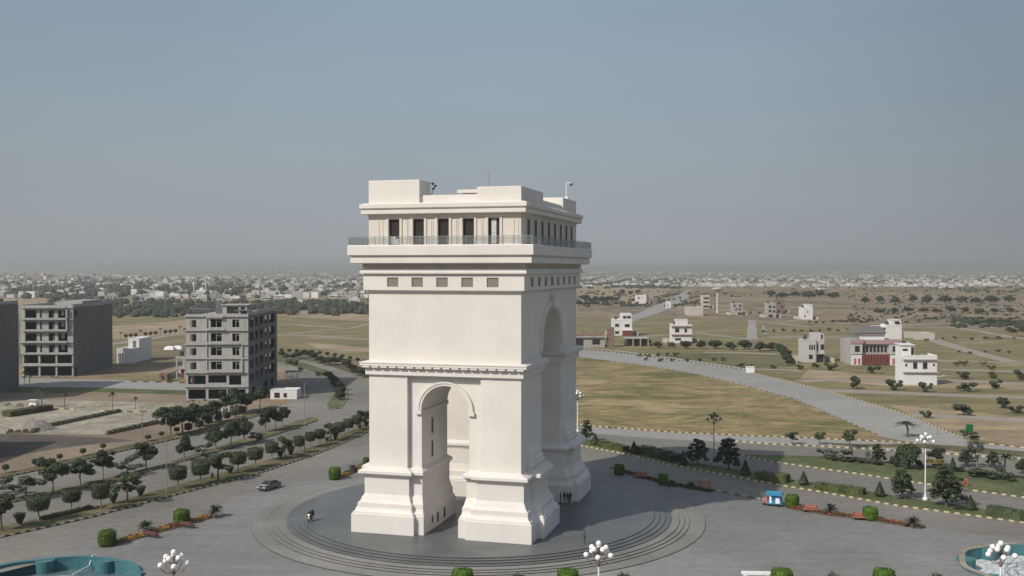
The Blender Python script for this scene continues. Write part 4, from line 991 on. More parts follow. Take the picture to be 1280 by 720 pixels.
def blob(mb, c, rad, r, jit=.18, mi=0):
    """uneven solid core so a dense crown is not see-through"""
    bm = bmesh.new(); bmesh.ops.create_icosphere(bm, subdivisions=2, radius=1)
    v = []
    for q in bm.verts:
        k = 1+r.uniform(-jit, jit); v.append((c[0]+q.co.x*rad[0]*k, c[1]+q.co.y*rad[1]*k, c[2]+q.co.z*rad[2]*k))
    f = [tuple(x.index for x in q.verts) for q in bm.faces]; bm.free()
    return mb.add(v, f, mi)
def superbox(d, hw, hd, hh, e=4.0):
    k = (abs(d.x/hw)**e+abs(d.y/hd)**e+abs(d.z/hh)**e)**(-1/e); return d*k
def superprof(d, rw, hh, e=5.0):
    q = math.hypot(d.x, d.y); k = ((q/rw)**e+abs(d.z/hh)**e)**(-1/e); return d*k
def clipped(fn, n, size, r, z0, inner=.86):
    """dense clipped shape: solid core and a skin of small leaves"""
    mb = MB(); bm = bmesh.new(); bmesh.ops.create_icosphere(bm, subdivisions=3, radius=1); v = []
    for q in bm.verts:
        p = fn(q.co.normalized())*inner*(1+r.uniform(-.03, .03)); v.append((p.x, p.y, p.z+z0))
    f = [tuple(x.index for x in q.verts) for q in bm.faces]; bm.free(); mb.add(v, f)
    pts = []
    for i in range(n):
        d = rnd_dir(r); p = fn(d)*r.uniform(.86, 1.05)*(1+.05*math.sin(d.x*7+1)*math.cos(d.y*6)+.03*math.sin(d.x*13+d.z*11)); pts.append(((p.x, p.y, p.z+z0), d))
    return leaves(pts, size, r, mb)
def clumps(cs, n, size, r, core=.55, gap=.75):
    mb = MB(); pts = []
    tot = sum(q[3]**2 for q in cs)
    for x, y, z, rad, sq in cs:
        if core: blob(mb, (x, y, z), (rad*core, rad*core, rad*core*sq), r, .28)
        for i in range(int(n*rad**2/tot)):
            d = rnd_dir(r); k = r.uniform(gap, 1.0)**.6*r.uniform(.7, 1.12)
            pts.append(((x+d.x*rad*k, y+d.y*rad*k, z+d.z*rad*k*sq), d+Vector((0,0,.4))))
    return leaves(pts, size, r, mb)
def trunk_mesh(h, r0, r1, limbs, r, lean=.06):
    mb = MB(); segs = 4; p = Vector((0,0,-.05)); rad = r0
    for k in range(segs):
        q = Vector((r.uniform(-lean,lean)*h*.5*(k+1)/segs, r.uniform(-lean,lean)*h*.5*(k+1)/segs, h*(k+1)/segs)); r2 = r0+(r1-r0)*(k+1)/segs
        mb.tube(p, q, rad, r2, 7); p = q; rad = r2
    for tip, rr in limbs:
        t = Vector(tip); mid = p.lerp(t, .5)+Vector((0,0,-.08)); mb.tube(p, mid, rr, rr*.75, 5).tube(mid, t, rr*.75, rr*.35, 5)
    return mb
KIND = {}   # name -> list of variants; variant = list of (part, mesh), reference width and height
def kind(name, variants, w, h):
    xs = []; zs = []
    for v in variants:
        for pn, me in v:
            c = [q.co for q in me.vertices]; zs.append(max(q.z for q in c))
            if pn in ('crown', 'foliage', 'fronds'):
                c2 = sorted(q.x for q in c); c3 = sorted(q.y for q in c); k = len(c)//50; xs += [c2[-1-k]-c2[k], c3[-1-k]-c3[k]]
    KIND[name] = (variants, sum(xs)/len(xs), max(zs))
r = random.Random(3)
def mk(mb, name, mat, smooth=False):
    return mb.mesh(name, M[mat])
# flat-topped clipped tree on a stem: 3.0 wide, 4.1 tall
vs = []
for k in range(3):
    e = (7, 9, 6)[k]; hw = 1.5; hh = 1.12
    fn = lambda d, e=e, hw=hw, hh=hh: (lambda q: Vector((q.x*(.93+.09*q.z), q.y*(.93+.09*q.z), q.z)))(superprof(d, hw, hh, e)*(1+.03*math.sin(5*math.atan2(d.y, d.x)+k)))
    vs.append([('trunk', mk(trunk_mesh(2.1, .11, .08, [((.6,.2,2.6),.05),((-.5,.4,2.6),.05),((0,-.6,2.7),.05)], r), 'trunk', 'pale_bark')), ('crown', mk(clipped(fn, 2200, .19, r, 2.9), 'crown', 'leaf_clip'))])
kind('clipped', vs, 3.0, 4.05)
# broad dark tree: 4.0 wide, 5.2 tall
vs = []
for k in range(4):
    cs = []
    for i in range(13):
        a = i*2.4+k; q = r.uniform(.5, 1.6); cs.append((q*math.cos(a), q*math.sin(a), r.uniform(2.2, 4.75), r.uniform(.42, .85), r.uniform(.75, 1.05)))
    cs += [(0,0,3.6,1.05,1.0),(r.uniform(-.5,.5),r.uniform(-.5,.5),4.6,.7,.9)]
    vs.append([('trunk', mk(trunk_mesh(2.3, .13, .09, [((c[0]*.7, c[1]*.7, c[2]), .05) for c in cs[:6]], r), 'trunk', 'pale_bark')), ('crown', mk(clumps(cs, 3000, .30, r, .4, .5), 'crown', 'leaf_dark'))])
kind('broad', vs, 4.0, 5.2)
# loose mid-green tree: 4.0 wide, 5.4 tall
vs = []
for k in range(3):
    cs = []
    for i in range(11):
        a = i*2.4+k*.7; q = r.uniform(.3, 1.35); cs.append((q*math.cos(a), q*math.sin(a), r.uniform(2.3, 5.0), r.uniform(.45, .8), r.uniform(.7, 1.0)))
    vs.append([('trunk', mk(trunk_mesh(2.1, .13, .09, [((c[0]*.8, c[1]*.8, c[2]), .05) for c in cs[:8]], r), 'trunk', 'bark')), ('crown', mk(clumps(cs, 2500, .29, r, .28, .45), 'crown', 'leaf_loose'))])
kind('loose', vs, 4.0, 5.3)
vs = []
for k in range(3):
    cs = []
    for i in range(9):
        a = i*2.4+k*.5; q = r.uniform(.5, 1.6); cs.append((q*math.cos(a), q*math.sin(a), r.uniform(1.5, 3.6), r.uniform(.42, .72), r.uniform(.6, .95)))
    vs.append([('trunk', mk(trunk_mesh(1.2, .14, .09, [((c[0]*.85, c[1]*.85, c[2]), .06) for c in cs], r), 'trunk', 'pale_bark')), ('crown', mk(clumps(cs, 2400, .26, r, .42, .5), 'crown', 'leaf_grey'))])
kind('grey', vs, 4.0, 3.9)
vs = []
for k in range(4):
    cs = []; z = 1.3; q = 0
    while z < 5.0:
        rad = 1.55*(1-(z-1.0)/4.6)**.8+.12
        for i in range(5 if z < 3.6 else 3):
            a = i*6.283/(5 if z < 3.6 else 3)+q*.7+r.uniform(-.3,.3); rr = rad*r.uniform(.55, 1.15); cs.append((rr*math.cos(a), rr*math.sin(a), z+r.uniform(-.15,.25), r.uniform(.36,.6), r.uniform(.45,.75)))
        cs.append((0, 0, z, .55*(1-(z-1)/6), 1.0)); z += .55; q += 1
    vs.append([('trunk', mk(trunk_mesh(4.2, .13, .04, [((c[0]*.85, c[1]*.85, c[2]), .03) for c in cs[:10]], r, .03), 'trunk', 'bark')), ('crown', mk(clumps(cs, 3000, .26, r, .38, .45), 'crown', 'leaf_dark'))])
kind('layered', vs, 4.0, 5.4)
# inverted teardrop shrub: 1.3 wide 1.95 tall
def tear(d):
    z = d.z; q = math.hypot(d.x, d.y); k = .66*(.55+.45*z) if z > -1 else .1
    prof = .66*max(.12, (1+z)/2)**.55*(1 if z < .75 else math.sqrt(max(.05, 1-((z-.75)/.27)**2)))
    return Vector((d.x/(q+1e-6)*prof, d.y/(q+1e-6)*prof, z*.9))
kind('teardrop', [[('trunk', mk(trunk_mesh(.5, .06, .05, [], r), 'trunk', 'bark')), ('crown', mk(clipped(tear, 900, .14, r, 1.05), 'crown', 'leaf_clip'))] for k in range(2)], 1.3, 1.95)
# clipped ball on a short stem 1.2 x 1.9
kind('ball', [[('trunk', mk(trunk_mesh(.9, .06, .05, [], r), 'trunk', 'bark')), ('crown', mk(clipped(lambda d: superprof(d, .6, .58, 2.6), 800, .14, r, 1.3), 'crown', 'leaf_dark'))] for k in range(2)], 1.2, 1.9)
kind('boxshrub', [[('trunk', mk(trunk_mesh(.6, .08, .06, [], r), 'trunk', 'bark')), ('crown', mk(clipped(lambda d: superbox(d, .75, .75, .85, 8), 1100, .15, r, 1.25), 'crown', 'leaf_dark'))] for k in range(2)], 1.5, 2.1)
# clipped cone 1.45 x 2.45
def conef(d):
    t = (d.z+1)/2; q = math.hypot(d.x, d.y)+1e-6; rad = .73*(1-t**1.15)*min(1, t*14+.25)+.02
    return Vector((d.x/q*rad, d.y/q*rad, d.z*1.2))
kind('cone', [[('trunk', mk(trunk_mesh(.3, .08, .06, [], r), 'trunk', 'bark')), ('crown', mk(clipped(conef, 1500, .14, r, 1.28, .9), 'crown', 'leaf_clip'))] for k in range(2)], 1.45, 2.5)
kind('cypress', [[('trunk', mk(trunk_mesh(.4, .08, .06, [], r), 'trunk', 'bark')), ('crown', mk(clipped(lambda d: Vector((d.x*.5*(1.15-.55*d.z)*(1+.1*math.sin(d.z*9)), d.y*.5*(1.15-.55*d.z), d.z*1.5)), 900, .2, r, 1.65, .75), 'crown', 'leaf_dark'))] for k in range(2)], 1.1, 3.2)
# clipped drum 2.1 x 2.15
kind('drum', [[('stem', mk(trunk_mesh(.3, .15, .12, [], r), 'stem', 'bark')), ('foliage', mk(clipped(lambda d: superprof(d, 1.05, 1.05, 6.5), 3600, .13, r, 1.1, .93), 'foliage', 'leaf_lime'))] for k in range(2)], 2.1, 2.15)
# round dark tree 4 x 3.4 (crown to the ground)
vs = []
for k in range(3):
    cs = [(0,0,1.9,1.4,.9)]+[(1.15*math.cos(a), 1.15*math.sin(a), r.uniform(1.2, 2.5), r.uniform(.6,.9), .85) for a in [i*1.05+k for i in range(6)]]
    vs.append([('trunk', mk(trunk_mesh(1.0, .16, .1, [((c[0]*.6,c[1]*.6,c[2]),.05) for c in cs[1:4]], r), 'trunk', 'bark')), ('crown', mk(clumps(cs, 1700, .34, r, .66, .6), 'crown', 'leaf_dark'))])
kind('round', vs, 3.9, 3.3)
vs = []
for k in range(4):
    cs = [(r.uniform(-1.1,1.1), r.uniform(-1.1,1.1), r.uniform(.7, 2.0), r.uniform(.4,.8), .75) for i in range(7)]
    vs.append([('trunk', mk(trunk_mesh(.7, .1, .07, [((c[0]*.9,c[1]*.9,c[2]),.04) for c in cs], r), 'trunk', 'bark')), ('crown', mk(clumps(cs, 1200, .28, r, .34, .5), 'crown', 'leaf_loose'))])
kind('bush', vs, 3.2, 2.6)
kind('ybush', [[('trunk', v[0][1]), ('crown', mk(clumps([(r.uniform(-1.1,1.1), r.uniform(-1.1,1.1), r.uniform(.7, 2.0), r.uniform(.4,.8), .75) for i in range(7)], 1100, .26, r, .4), 'crown', 'leaf_yellow'))] for v in [[None]][:0]] or [[('trunk', vs[0][0][1]), ('crown', mk(clumps([(r.uniform(-1.1,1.1), r.uniform(-1.1,1.1), r.uniform(.7, 2.0), r.uniform(.4,.8), .75) for i in range(7)], 1100, .26, r, .4), 'crown', 'leaf_yellow'))]], 3.2, 2.6)
# palms
def palm(h, n, L, droop, leaf, r, sm=False, tr=.16):
    t = MB()
    if h > .35:
        p = Vector((0,0,0))
        for k in range(5):
            q = Vector((.04*h*math.sin(k*.9), .03*h*k/5, h*(k+1)/5)); t.tube(p, q, tr*(1.15-.06*k), tr*(1.1-.06*(k+1)), 8); p = q
    else: t.lathe([(tr,0),(tr*1.2,h*.5),(tr*.6,h)], 8); p = Vector((0,0,h))
    f = MB()
    for i in range(n):
        a = i*2.399+r.uniform(-.2,.2); up = r.uniform(.2, 1.45); dr = droop*r.uniform(.8,1.2); pts = []
        for k in range(7):
            s = k/6; hor = L*(s*math.cos(up)*.9+s*s*.12); z = L*(s*math.sin(up)-dr*s*s*.75); pts.append(p+Vector((math.cos(a)*hor, math.sin(a)*hor, z)))
        sd_ = Vector((-math.sin(a), math.cos(a), 0))
        for k in range(6):
            f.tube(pts[k], pts[k+1], .02, .015, 3)
            for m_ in range(3):
                c = pts[k].lerp(pts[k+1], m_/3+.1); ln = L*.24*(1-(k/6)**2*.75); dv = (pts[k+1]-pts[k]).normalized()
                for s in (-1, 1):
                    e = c+sd_*s*ln+dv*ln*.55+Vector((0,0,-ln*.3)); b2 = c+dv*.1*L*.5
                    f.add([tuple(c), tuple(b2), tuple(e)], [(0,1,2)])
    return [('trunk', mk(t, 'trunk', 'bark')), ('fronds', mk(f, 'fronds', leaf))]
kind('sago', [palm(.5, 44, 1.4, .6, 'leaf_grey', r, tr=.22) for k in range(2)], 2.3, 1.7)
kind('palm', [palm(3.6, 22, 1.7, .9, 'leaf_loose', r, tr=.11) for k in range(2)], 3.0, 4.7)
kind('lowtree', [vs[0], vs[2]], 3.2, 2.6)

def plant(kd, name, label, px, py, wpx=None, hpx=None, group=None, cat='tree', var=None, z=0.0, rot=None):
    vsx, rw, rh = KIND[kd]; v = vsx[rng.randrange(len(vsx))] if var is None else vsx[var % len(vsx)]
    x, y = G(px, py); D = y*CP
    m = math.hypot(D, CAMZ)*.985/F if False else (y/F)
    sx = (wpx*m/rw) if wpx else 1.0; sz = (hpx*m/rh) if hpx else sx
    t = thing(name, label, cat, (x, y, z), U(0, 6.28) if rot is None else rot, group)
    t.scale = (sx, sx, sz)
    for pn, me in v:
        o = bpy.data.objects.new(pn, me); C.objects.link(o); o.parent = t
    return t
SZ = .14
# near median: clipped trees, loose trees, teardrops (listed left to right)
near = [(48.3,652.5,27,34),(89.5,640,22,29),(126.2,639,21.5,37),(222.8,612,21.5,29.5),(250.8,606,22.5,29.3),(297.5,591.5,21,26.5),(319.2,585.5,19,26),(339.6,576,15.5,23),(373.9,567.5,13.5,22.5),(388,560,13,20),(400.1,557.5,12.8,21),(425,548.5,13.5,20.5),(435.9,543.5,12.8,20),(446,539,13,20)]
names = ['widest box clipped tree at the left end of the near median','box clipped tree over the long low hedge in the near median','tall box clipped tree right above the first round bush by the road','square topped clipped tree just right of the tall street lamp in the near median','clipped tree next to a square topped one, second right of the street lamp','clipped tree above and left of the grey car','clipped tree straight above the grey car','square clipped tree up and right of the grey car','narrow clipped tree left of the second lamp post in the near median','small clipped tree just right of the second lamp post','small clipped tree second to the right of the second lamp post','clipped tree fourth from the arch in the near median row','clipped tree third from the arch in the near median row','clipped tree half hidden at the arch edge of the near median row']
for (a, b, c, d), n in zip(near, names): plant('clipped', 'clipped_tree', n, a, b, c, d, 'clipped trees in the near median', z=SZ)
for (a, b, c, d), n in zip([(1.7,664,29,52),(159.2,630,30,40),(272.8,602,29,39),(356.2,574,18,30),(413.3,552,16,24),(454.3,536,17,25)],
    ['large loose tree cut by the left edge of the photo','loose feathery tree between two teardrop shrubs left of the street lamp','loose spreading tree in the near median midway between street lamp and car','loose tree flanked by two teardrop shrubs right of the car','loose tree in the near median right of the second lamp post','loose tree touching the left side of the arch']):
    plant('loose', 'loose_tree', n, a, b, c, d, 'loose trees in the near median', z=SZ)
for (a, b, c, d), n in zip([(24.7,657,13,16),(141.7,630.5,10.5,14.5),(175.8,621.5,11,14.5),(287.5,593,8.5,10.5),(350.4,573,8,10),(363.4,570,9,12.5),(408.8,552.3,5.5,6),(419.4,550.5,7.5,11),(449.8,537,5,6),(457.9,534.5,6,8)],
    ['largest teardrop shrub near the left edge','teardrop shrub right of the tall box clipped tree','teardrop shrub just left of the street lamp','teardrop shrub below the clipped tree above the car','teardrop shrub left of the loose tree behind the car','teardrop shrub right of the loose tree behind the car','tiny round shrub under the clipped trees right of the second lamp','teardrop shrub under the loose tree right of the second lamp','tiny teardrop shrub close to the arch','teardrop shrub at the edge of the arch']):
    plant('teardrop', 'teardrop_shrub', n, a, b, c, d, 'teardrop shrubs in the near median', 'shrub', z=SZ)
# second strip
mid = [(66.3,616,30,45),(100,607.5,33,35.5),(128.7,600.5,25,40),(182.8,587,24,35),(230.3,577,18.5,34),(269.7,562,22,30),(288.8,558.5,20,34),(305.3,554,21,34),(332,540,19,31),(344.5,538.5,14,30),(353,535,15.5,27)]
for i, (a, b, c, d) in enumerate(mid):
    plant('broad', 'broad_tree', f'broad dark crowned tree on a bare stem, {ORD[i]} from the left in the second median', a, b, c, d, 'broad trees in the second median', z=SZ)
for (a, b, c, d), n in zip([(-2,620,26,26),(32.5,623.5,34,34),(158.3,593,31,23),(254,570,20,19),(321.2,553,18,13)],
    ['grey green tree half out at the left edge of the second median','largest grey green tree with a pale glint in the second median','grey green spreading tree behind the loose tree left of the street lamp','small grey green tree right of the street lamp in the second median','low grey green tree in shade above the car']):
    plant('grey', 'grey_tree', n, a, b, c, d, 'grey green trees in the second median', z=SZ)
# far strip: small balls, boxes and big dark trees
balls = [(7,592,8,11),(44.2,584.5,8,10.5),(74.5,577,7,9),(103.7,570.5,7.5,9.5),(129,563.5,7,8.5),(185,552,7.5,8),(202,547.5,6.5,7.5),(221,543,7,8.5)]
for i, (a, b, c, d) in enumerate(balls):
    plant('ball', 'ball_shrub', f'little clipped ball shrub on a stem, {ORD[i]} from the left along the dirt verge', a, b, c, d, 'ball shrubs along the third strip', 'shrub', z=SZ)
for i, (a, b, c, d) in enumerate([(235.5,540,9,11),(249,536,10,11),(261,532,8.5,11),(273,528,8.5,10.5),(284,525,8,10),(293,521.5,7.5,9.5),(303,518,8,10)]):
    plant('boxshrub', 'box_shrub', f'dark cube clipped shrub before the white panel wall, {ORD[i]} from the left', a, b, c, d, 'cube shrubs before the panel wall', 'shrub', z=SZ)
for (a, b, c, d), n in zip([(213,545,34,38),(228,541,30,36),(246,534,30,32),(264,529,26,30),(290,518,27,34),(308,514,22,24),(325,512,17,32)],
    ['leftmost big dark tree at the near corner of the parking lot','big dark tree second from the parking lot corner','big dark tree in front of the block with square windows','dark tree left of the arched gate panel','tall dark tree before the ground floor of the block','dark bushy tree at the right corner of the block','slim dark tree between the block and the white shed']):
    plant('broad', 'broad_tree', n, a, b, c, d, 'dark trees beside the block', z=0)
for (a, b, c, d), n in zip([(52.5,510,12,26),(81.2,510.5,9,19.5),(140.7,513,8,24),(169.4,512.5,6.5,17),(31,480,8,17),(37,480,8,15)],
    ['largest palm on the paved lots at left','smaller palm right of the largest one on the lots','tall thin palm at the end of the low hedge line','short thin palm right of the tall thin one','palm left of a pair at the foot of the balconied block','palm right of a pair at the foot of the balconied block']):
    plant('palm', 'palm_tree', n, a, b, c, d, 'palms on the paved lots', 'palm')
# boulevard behind the block
k = 0
for i in range(17):
    t = i/16; px = 352+t*108; py = 447+2*t+24*t*t+3*math.sin(i); hh = 8+5*t
    plant('broad' if i % 3 else 'clipped', 'boulevard_tree', f'dark tree of the row along the far side of the boulevard, {ORD[i]} from the block', px, py, 8+5*t, hh, 'row along the far side of the boulevard')
for i, (a, b, w_, h_) in enumerate([(362,453,8,6),(369,455,9,7),(377,463,8,6),(397,468,8,6),(405,468,9,7),(411,471,10,9),(416,476,11,10),(420,481,12,11),(424,486,12,12),(425,492,12,12),(425,498,11,11)]):
    plant('round' if i > 4 else 'bush', 'median_bush', f'dense dark bush in the boulevard median, {ORD[i]} from the far end', a, b+2, w_, h_, 'bushes in the boulevard median', 'bush')
for i in range(12):
    px = 352+i*9.5; plant('ball', 'field_tree', f'tiny round tree on the field side of the boulevard, {ORD[i]} from the block', px, 441.5+i*i*.115, 5, 6, 'tiny trees on the field side of the boulevard')
for i in range(15):
    px = 151+i*6.2; plant('ball' if i % 4 else 'palm', 'roadside_tree', f'small roadside tree beyond the white house, {ORD[i]} from the left', px, 424.5-i*.62, 4.5, 6.5 if i % 4 else 10, 'roadside trees on the field road')
# right: first strip
for i, (a, b, c, d) in enumerate([(744,556.5,9.5,14.5),(792.4,568,9.5,16.5),(854,581.5,10,18.5),(931.5,595,11.5,20),(1004.4,607,11,18),(1099.6,621.5,11.5,19.5),(1213,638.3,12.5,19)]):
    plant('cone', 'cone_shrub', f'neat clipped cone shrub in the yellow kerbed strip, {ORD[i]} from the arch', a, b, c, d, 'clipped cones in the yellow kerbed strip', 'shrub', z=SZ)
for (a, b, c, d), n in zip([(733,552,14,27),(872,581.5,23,33),(910.7,588,27,41),(1127.7,623,27,36)],
    ['dark tree hugging the right side of the arch','dark branching tree left of the dark headed mast','large dark tree right of the dark headed mast','dark layered tree left of the tall white globe lamp']):
    plant('layered', 'dark_tree', n, a, b, c, d, 'dark trees in the yellow kerbed strip', z=SZ)
plant('layered', 'dark_tree', 'biggest two tiered dark tree right of the tall white globe lamp', 1183, 634, 38, 51, 'dark trees in the yellow kerbed strip', z=SZ, var=2)
# right: second strip
for kd, nm, ct, (a, b, c, d), n in [
    ('layered','median_tree','tree',(1097,580.5,15,26),'slender dark tree at the far edge of the second strip, left of the cypress'),
    ('cypress','cypress','tree',(1120.4,585,7.5,20),'dark narrow cypress left of the dense round tree'),
    ('cypress','cypress','tree',(1114.6,581,5,11),'short cypress beside the taller narrow one'),
    ('round','median_tree','tree',(1136,587,26,32),'dense dark round tree left of the globe lamp'),
    ('bush','median_bush','bush',(1149.6,587,8.5,13),'bluish small bush between round tree and globe lamp'),
    ('broad','median_tree','tree',(1170,584,19,25),'dark tree rising behind the yellow flowering bush'),
    ('ybush','flowering_bush','bush',(1169,586,20,12),'bright yellow flowering bush right of the globe lamp'),
    ('cypress','cypress','tree',(1191,591,6.5,19),'narrow cypress above the two tiered tree'),
    ('layered','median_tree','tree',(1207,583,18,21),'dark tree left of the forked one, below the green sheet'),
    ('grey','median_tree','tree',(1221.5,585,17,31),'forked pale trunk tree under the green sheet'),
    ('layered','median_tree','tree',(1241,585,14,21),'dark tree between the forked tree and the drooping palm'),
    ('palm','palm_tree','palm',(1257,601.5,23,35),'drooping palm in the second strip near the right edge'),
    ('round','median_tree','tree',(1278,592.5,13,20),'dark tree at the right edge in the second strip'),
    ('grey','median_bush','bush',(1032,575,17,14),'low grey bush left of the large grey one'),
    ('grey','median_bush','bush',(1051,577,25,18),'large grey bush with pale stems in the second strip'),
    ('loose','small_tree','tree',(990,556,13.5,18),'small tree on the yellow kerb by the big field, left of three'),
    ('loose','small_tree','tree',(1024.8,556,12.5,18),'small tree on the yellow kerb by the big field, middle of three'),
    ('loose','small_tree','tree',(1062,561.5,16,28),'leaning taller tree on the yellow kerb by the big field, right of three'),
    ('palm','palm_tree','palm',(1134,546.5,26,20),'wide headed palm at the mouth of the curved road'),
    ('loose','small_tree','tree',(1213.5,556,18,19),'bright leafed tree carrying the green sheet'),
    ]: plant(kd, nm, n, a, b, c, d, 'planting of the second strip', ct, z=SZ if b > 562 else 0)
for i, (a, b, c, d) in enumerate([(1064,577,18,5),(1080,579,18,5),(1095,581,16,5),(1222,597,20,12),(1236,599,22,13),(1250,600,22,13),(1262,602,16,10),(1198,590,14,8),(1180,592,14,9)]):
    plant('bush', 'ground_shrub', f'low dark spreading shrub in the second strip, {ORD[i] if i < 3 else ORD[i]} of its ragged row', a, b, c, d, 'low shrubs of the second strip', 'shrub', z=SZ)
# hedges
def hedge(label, px, wd, h, mat, r):
    pts = GP(*px); t = None; mb = MB(); lp = []
    for (p, d) in resample(pts, .45):
        nrm = Vector((-d.y, d.x))
        for i in range(26):
            a = r.uniform(-1, 1); b = r.uniform(-.3, .3); s = r.random()
            if s < .5: q = p+nrm*a*wd/2; lp.append(((q.x+d.x*b, q.y+d.y*b, h*r.uniform(.88,1.06)), (0,0,1)))
            else:
                sg = 1 if r.random() < .5 else -1; q = p+nrm*sg*wd/2*r.uniform(.92,1.06); lp.append(((q.x+d.x*b, q.y+d.y*b, h*r.uniform(.05,1)), (nrm.x*sg, nrm.y*sg, .2)))
    n = len(pts)
    for a, b in zip(pts, pts[1:]):
        A, B = Vector(a), Vector(b); d = (B-A); L = d.length
        q = 0.0
        while q < L:
            e = min(L, q+r.uniform(.7, 1.5)); k = r.uniform(.8, .99); s1 = r.uniform(.82, .97); mb.box(q-.03, -wd/2*s1, 0, e+.03, wd/2*r.uniform(.82, .97), h*k, 0, math.atan2(d.y, d.x), a); q = e
    # ends
    for p, sgn in ((pts[0], -1), (pts[-1], 1)):
        d = (Vector(pts[-1])-Vector(pts[0])).normalized()
        for i in range(60):
            nr = Vector((-d.y, d.x)); q = Vector(p)+d*sgn*.1+nr*r.uniform(-.5,.5)*wd; lp.append(((q.x, q.y, h*r.random()), (d.x*sgn, d.y*sgn, .2)))
    leaves(lp, .21, r, mb)
    return tag(mb.build('hedge', M[mat]), label, 'hedge', 'clipped hedges')
hedge('olive clipped hedge between the first two cones by the arch', [(752,558),(783,565)], 2.1, 1.2, 'leaf_hedge', r)
hedge('dark shaded hedge between the second and third cones', [(801,566.5),(845,578)], 2.6, 1.7, 'leaf_clip', r)
hedge('olive hedge with bright right end between mast and fifth cone', [(947,599.5),(985,604)], 2.3, 1.55, 'leaf_hedge', r)
hedge('long olive hedge left of the sixth cone', [(1022,612),(1080,619)], 2.1, 1.25, 'leaf_hedge', r)
hedge('dark shaggy hedge running out at the right edge', [(1236,645),(1300,655)], 2.4, 1.6, 'leaf_clip', r)
hedge('long low hedge under the clipped trees at left', [(52,651),(113,636.5)], 1.0, .6, 'leaf_hedge', r)
hedge('dark low hedge on the paved lot by the largest palm', [(8,521),(62,512.5)], 3.0, 1.5, 'leaf_dry', r)
def lowwall(label, *px):
    t = MB(); 
    for a, b in zip(GP(*px), GP(*px)[1:]):
        d = Vector(b)-Vector(a); t.box(0, -.35, 0, d.length, .35, .55, 0, math.atan2(d.y, d.x), a)
        for i in range(int(d.length/1.6)): t.box(-.3, -.42, .55, .5, .42, .8+U(0,.2), 1, math.atan2(d.y, d.x), (a[0]+d.x*(i+.5)/(d.length/1.6), a[1]+d.y*(i+.5)/(d.length/1.6)))
    tag(t.build('planter_wall', [M['kerb_brown'], M['leaf_clip']]), label, 'planter wall', 'planter walls on the paved lots')
lowwall('long planter wall dividing the two paved lots', (8,542),(40,541.5),(62,533.5),(150,515))
lowwall('planter wall along the near side of the front lot', (133,543.5),(199,529))
kerb('kerb', 'kerb_yellow', [(65,511.5),(95,512)], 1.4, .6, .3)
kerb('kerb', 'kerb_yellow', [(128,514),(152,515),(185,515)], 1.6, .6, .3)
tag(MB().add(*(lambda n=28: ([(0,0,2.6)]+[((5.2 if k == 0 else 2.6)*(1+.12*math.sin(i*2.1))*math.cos(6.283*i/n), (4 if k == 0 else 2)*math.sin(6.283*i/n), .0 if k == 0 else 1.7+.2*math.sin(i*1.7)) for k in (0,1) for i in range(n)], [(1+i, 1+(i+1) % n, 1+n+(i+1) % n, 1+n+i) for i in range(n)]+[(0, 1+n+i, 1+n+(i+1) % n) for i in range(n)]))()).build('spoil_heap', M['rubble'], smooth=True), 'grey heap of spoil on the paved lot', 'heap').location = (*G(40, 537), 0)
# right plots: individual trees
pl = [(822,434.5,9.5,8.5),(839.5,434,8,7),(857.5,436,13.5,10.5),(876,436,10.5,11.5),(894,436,15.5,11.5),(913,437,12.5,10),(931,436.5,15.5,12),(950,439,13,13),(965,438,14,11),(974,440,13,11),(979,444,12.5,12),(982,449,12,12),(985,453,12,12),(988,457,11,11),(808,431,12,9)]
for i, (a, b, c, d) in enumerate(pl):
    plant('round', 'round_tree', f'dense round dark tree behind the curved road, {ORD[i]} of its row from the left' if i < 14 else 'dark ragged bush before the low open shelter', a, b, c, d, 'round trees behind the curved road')
bl = [(1090,466.5,14.5,11),(1071,486.5,15,17),(1118,487.5,19,14.5),(1157.5,490,15,13.5),(1158.5,522.5,11,10.5),(1206,489,18.5,13),(1202,474.5,15,11),(1244,485.5,15,12),(1242,473,12,9),(1277,474.5,15,13),(1204.5,519,20,16),(1253,510,16,15),(1271,516.5,14,11),(1038,463,13,10),(1020,460,9,8),(925,459,8,6),(938,460,6,5),(967,461,7,6),(1000,462,8,7)]
where = ['before the mansion','left of the white front house by the gravel street','in front of the plain white house','at the right foot of the plain white house','alone by the kerb bend','on the second plot row right of the white house','above another bush right of the white house','dark one right on the second plot row','small upper one at right','cut by the right edge','broad open one on the third plot row','dark one on the third plot row','small one low at the right edge','dark one left of the mansion forecourt','under the grey modern house','on the lawn by the curved road kerb','tiny one right of another on the lawn','near the white kerb end','on the lawn before the grey modern house']
for (a, b, c, d), wv in zip(bl, where): plant('bush', 'plot_bush', 'open dark plot bush, '+wv, a, b, c, d, 'bushes on the dry plots', 'bush')
for (a, b, c, d), wv in zip([(1196,457.5,8,6),(1205,458,9,8),(1229,457,8,6),(1240,463,10,7)], ['left of a touching pair','right of a touching pair','alone on the far plots','beside the dark bush']):
    plant('ybush', 'yellow_bush', 'yellowish bush on the far plots, '+wv, a, b, c, d, 'yellowish bushes on the far plots', 'bush')
k = 0
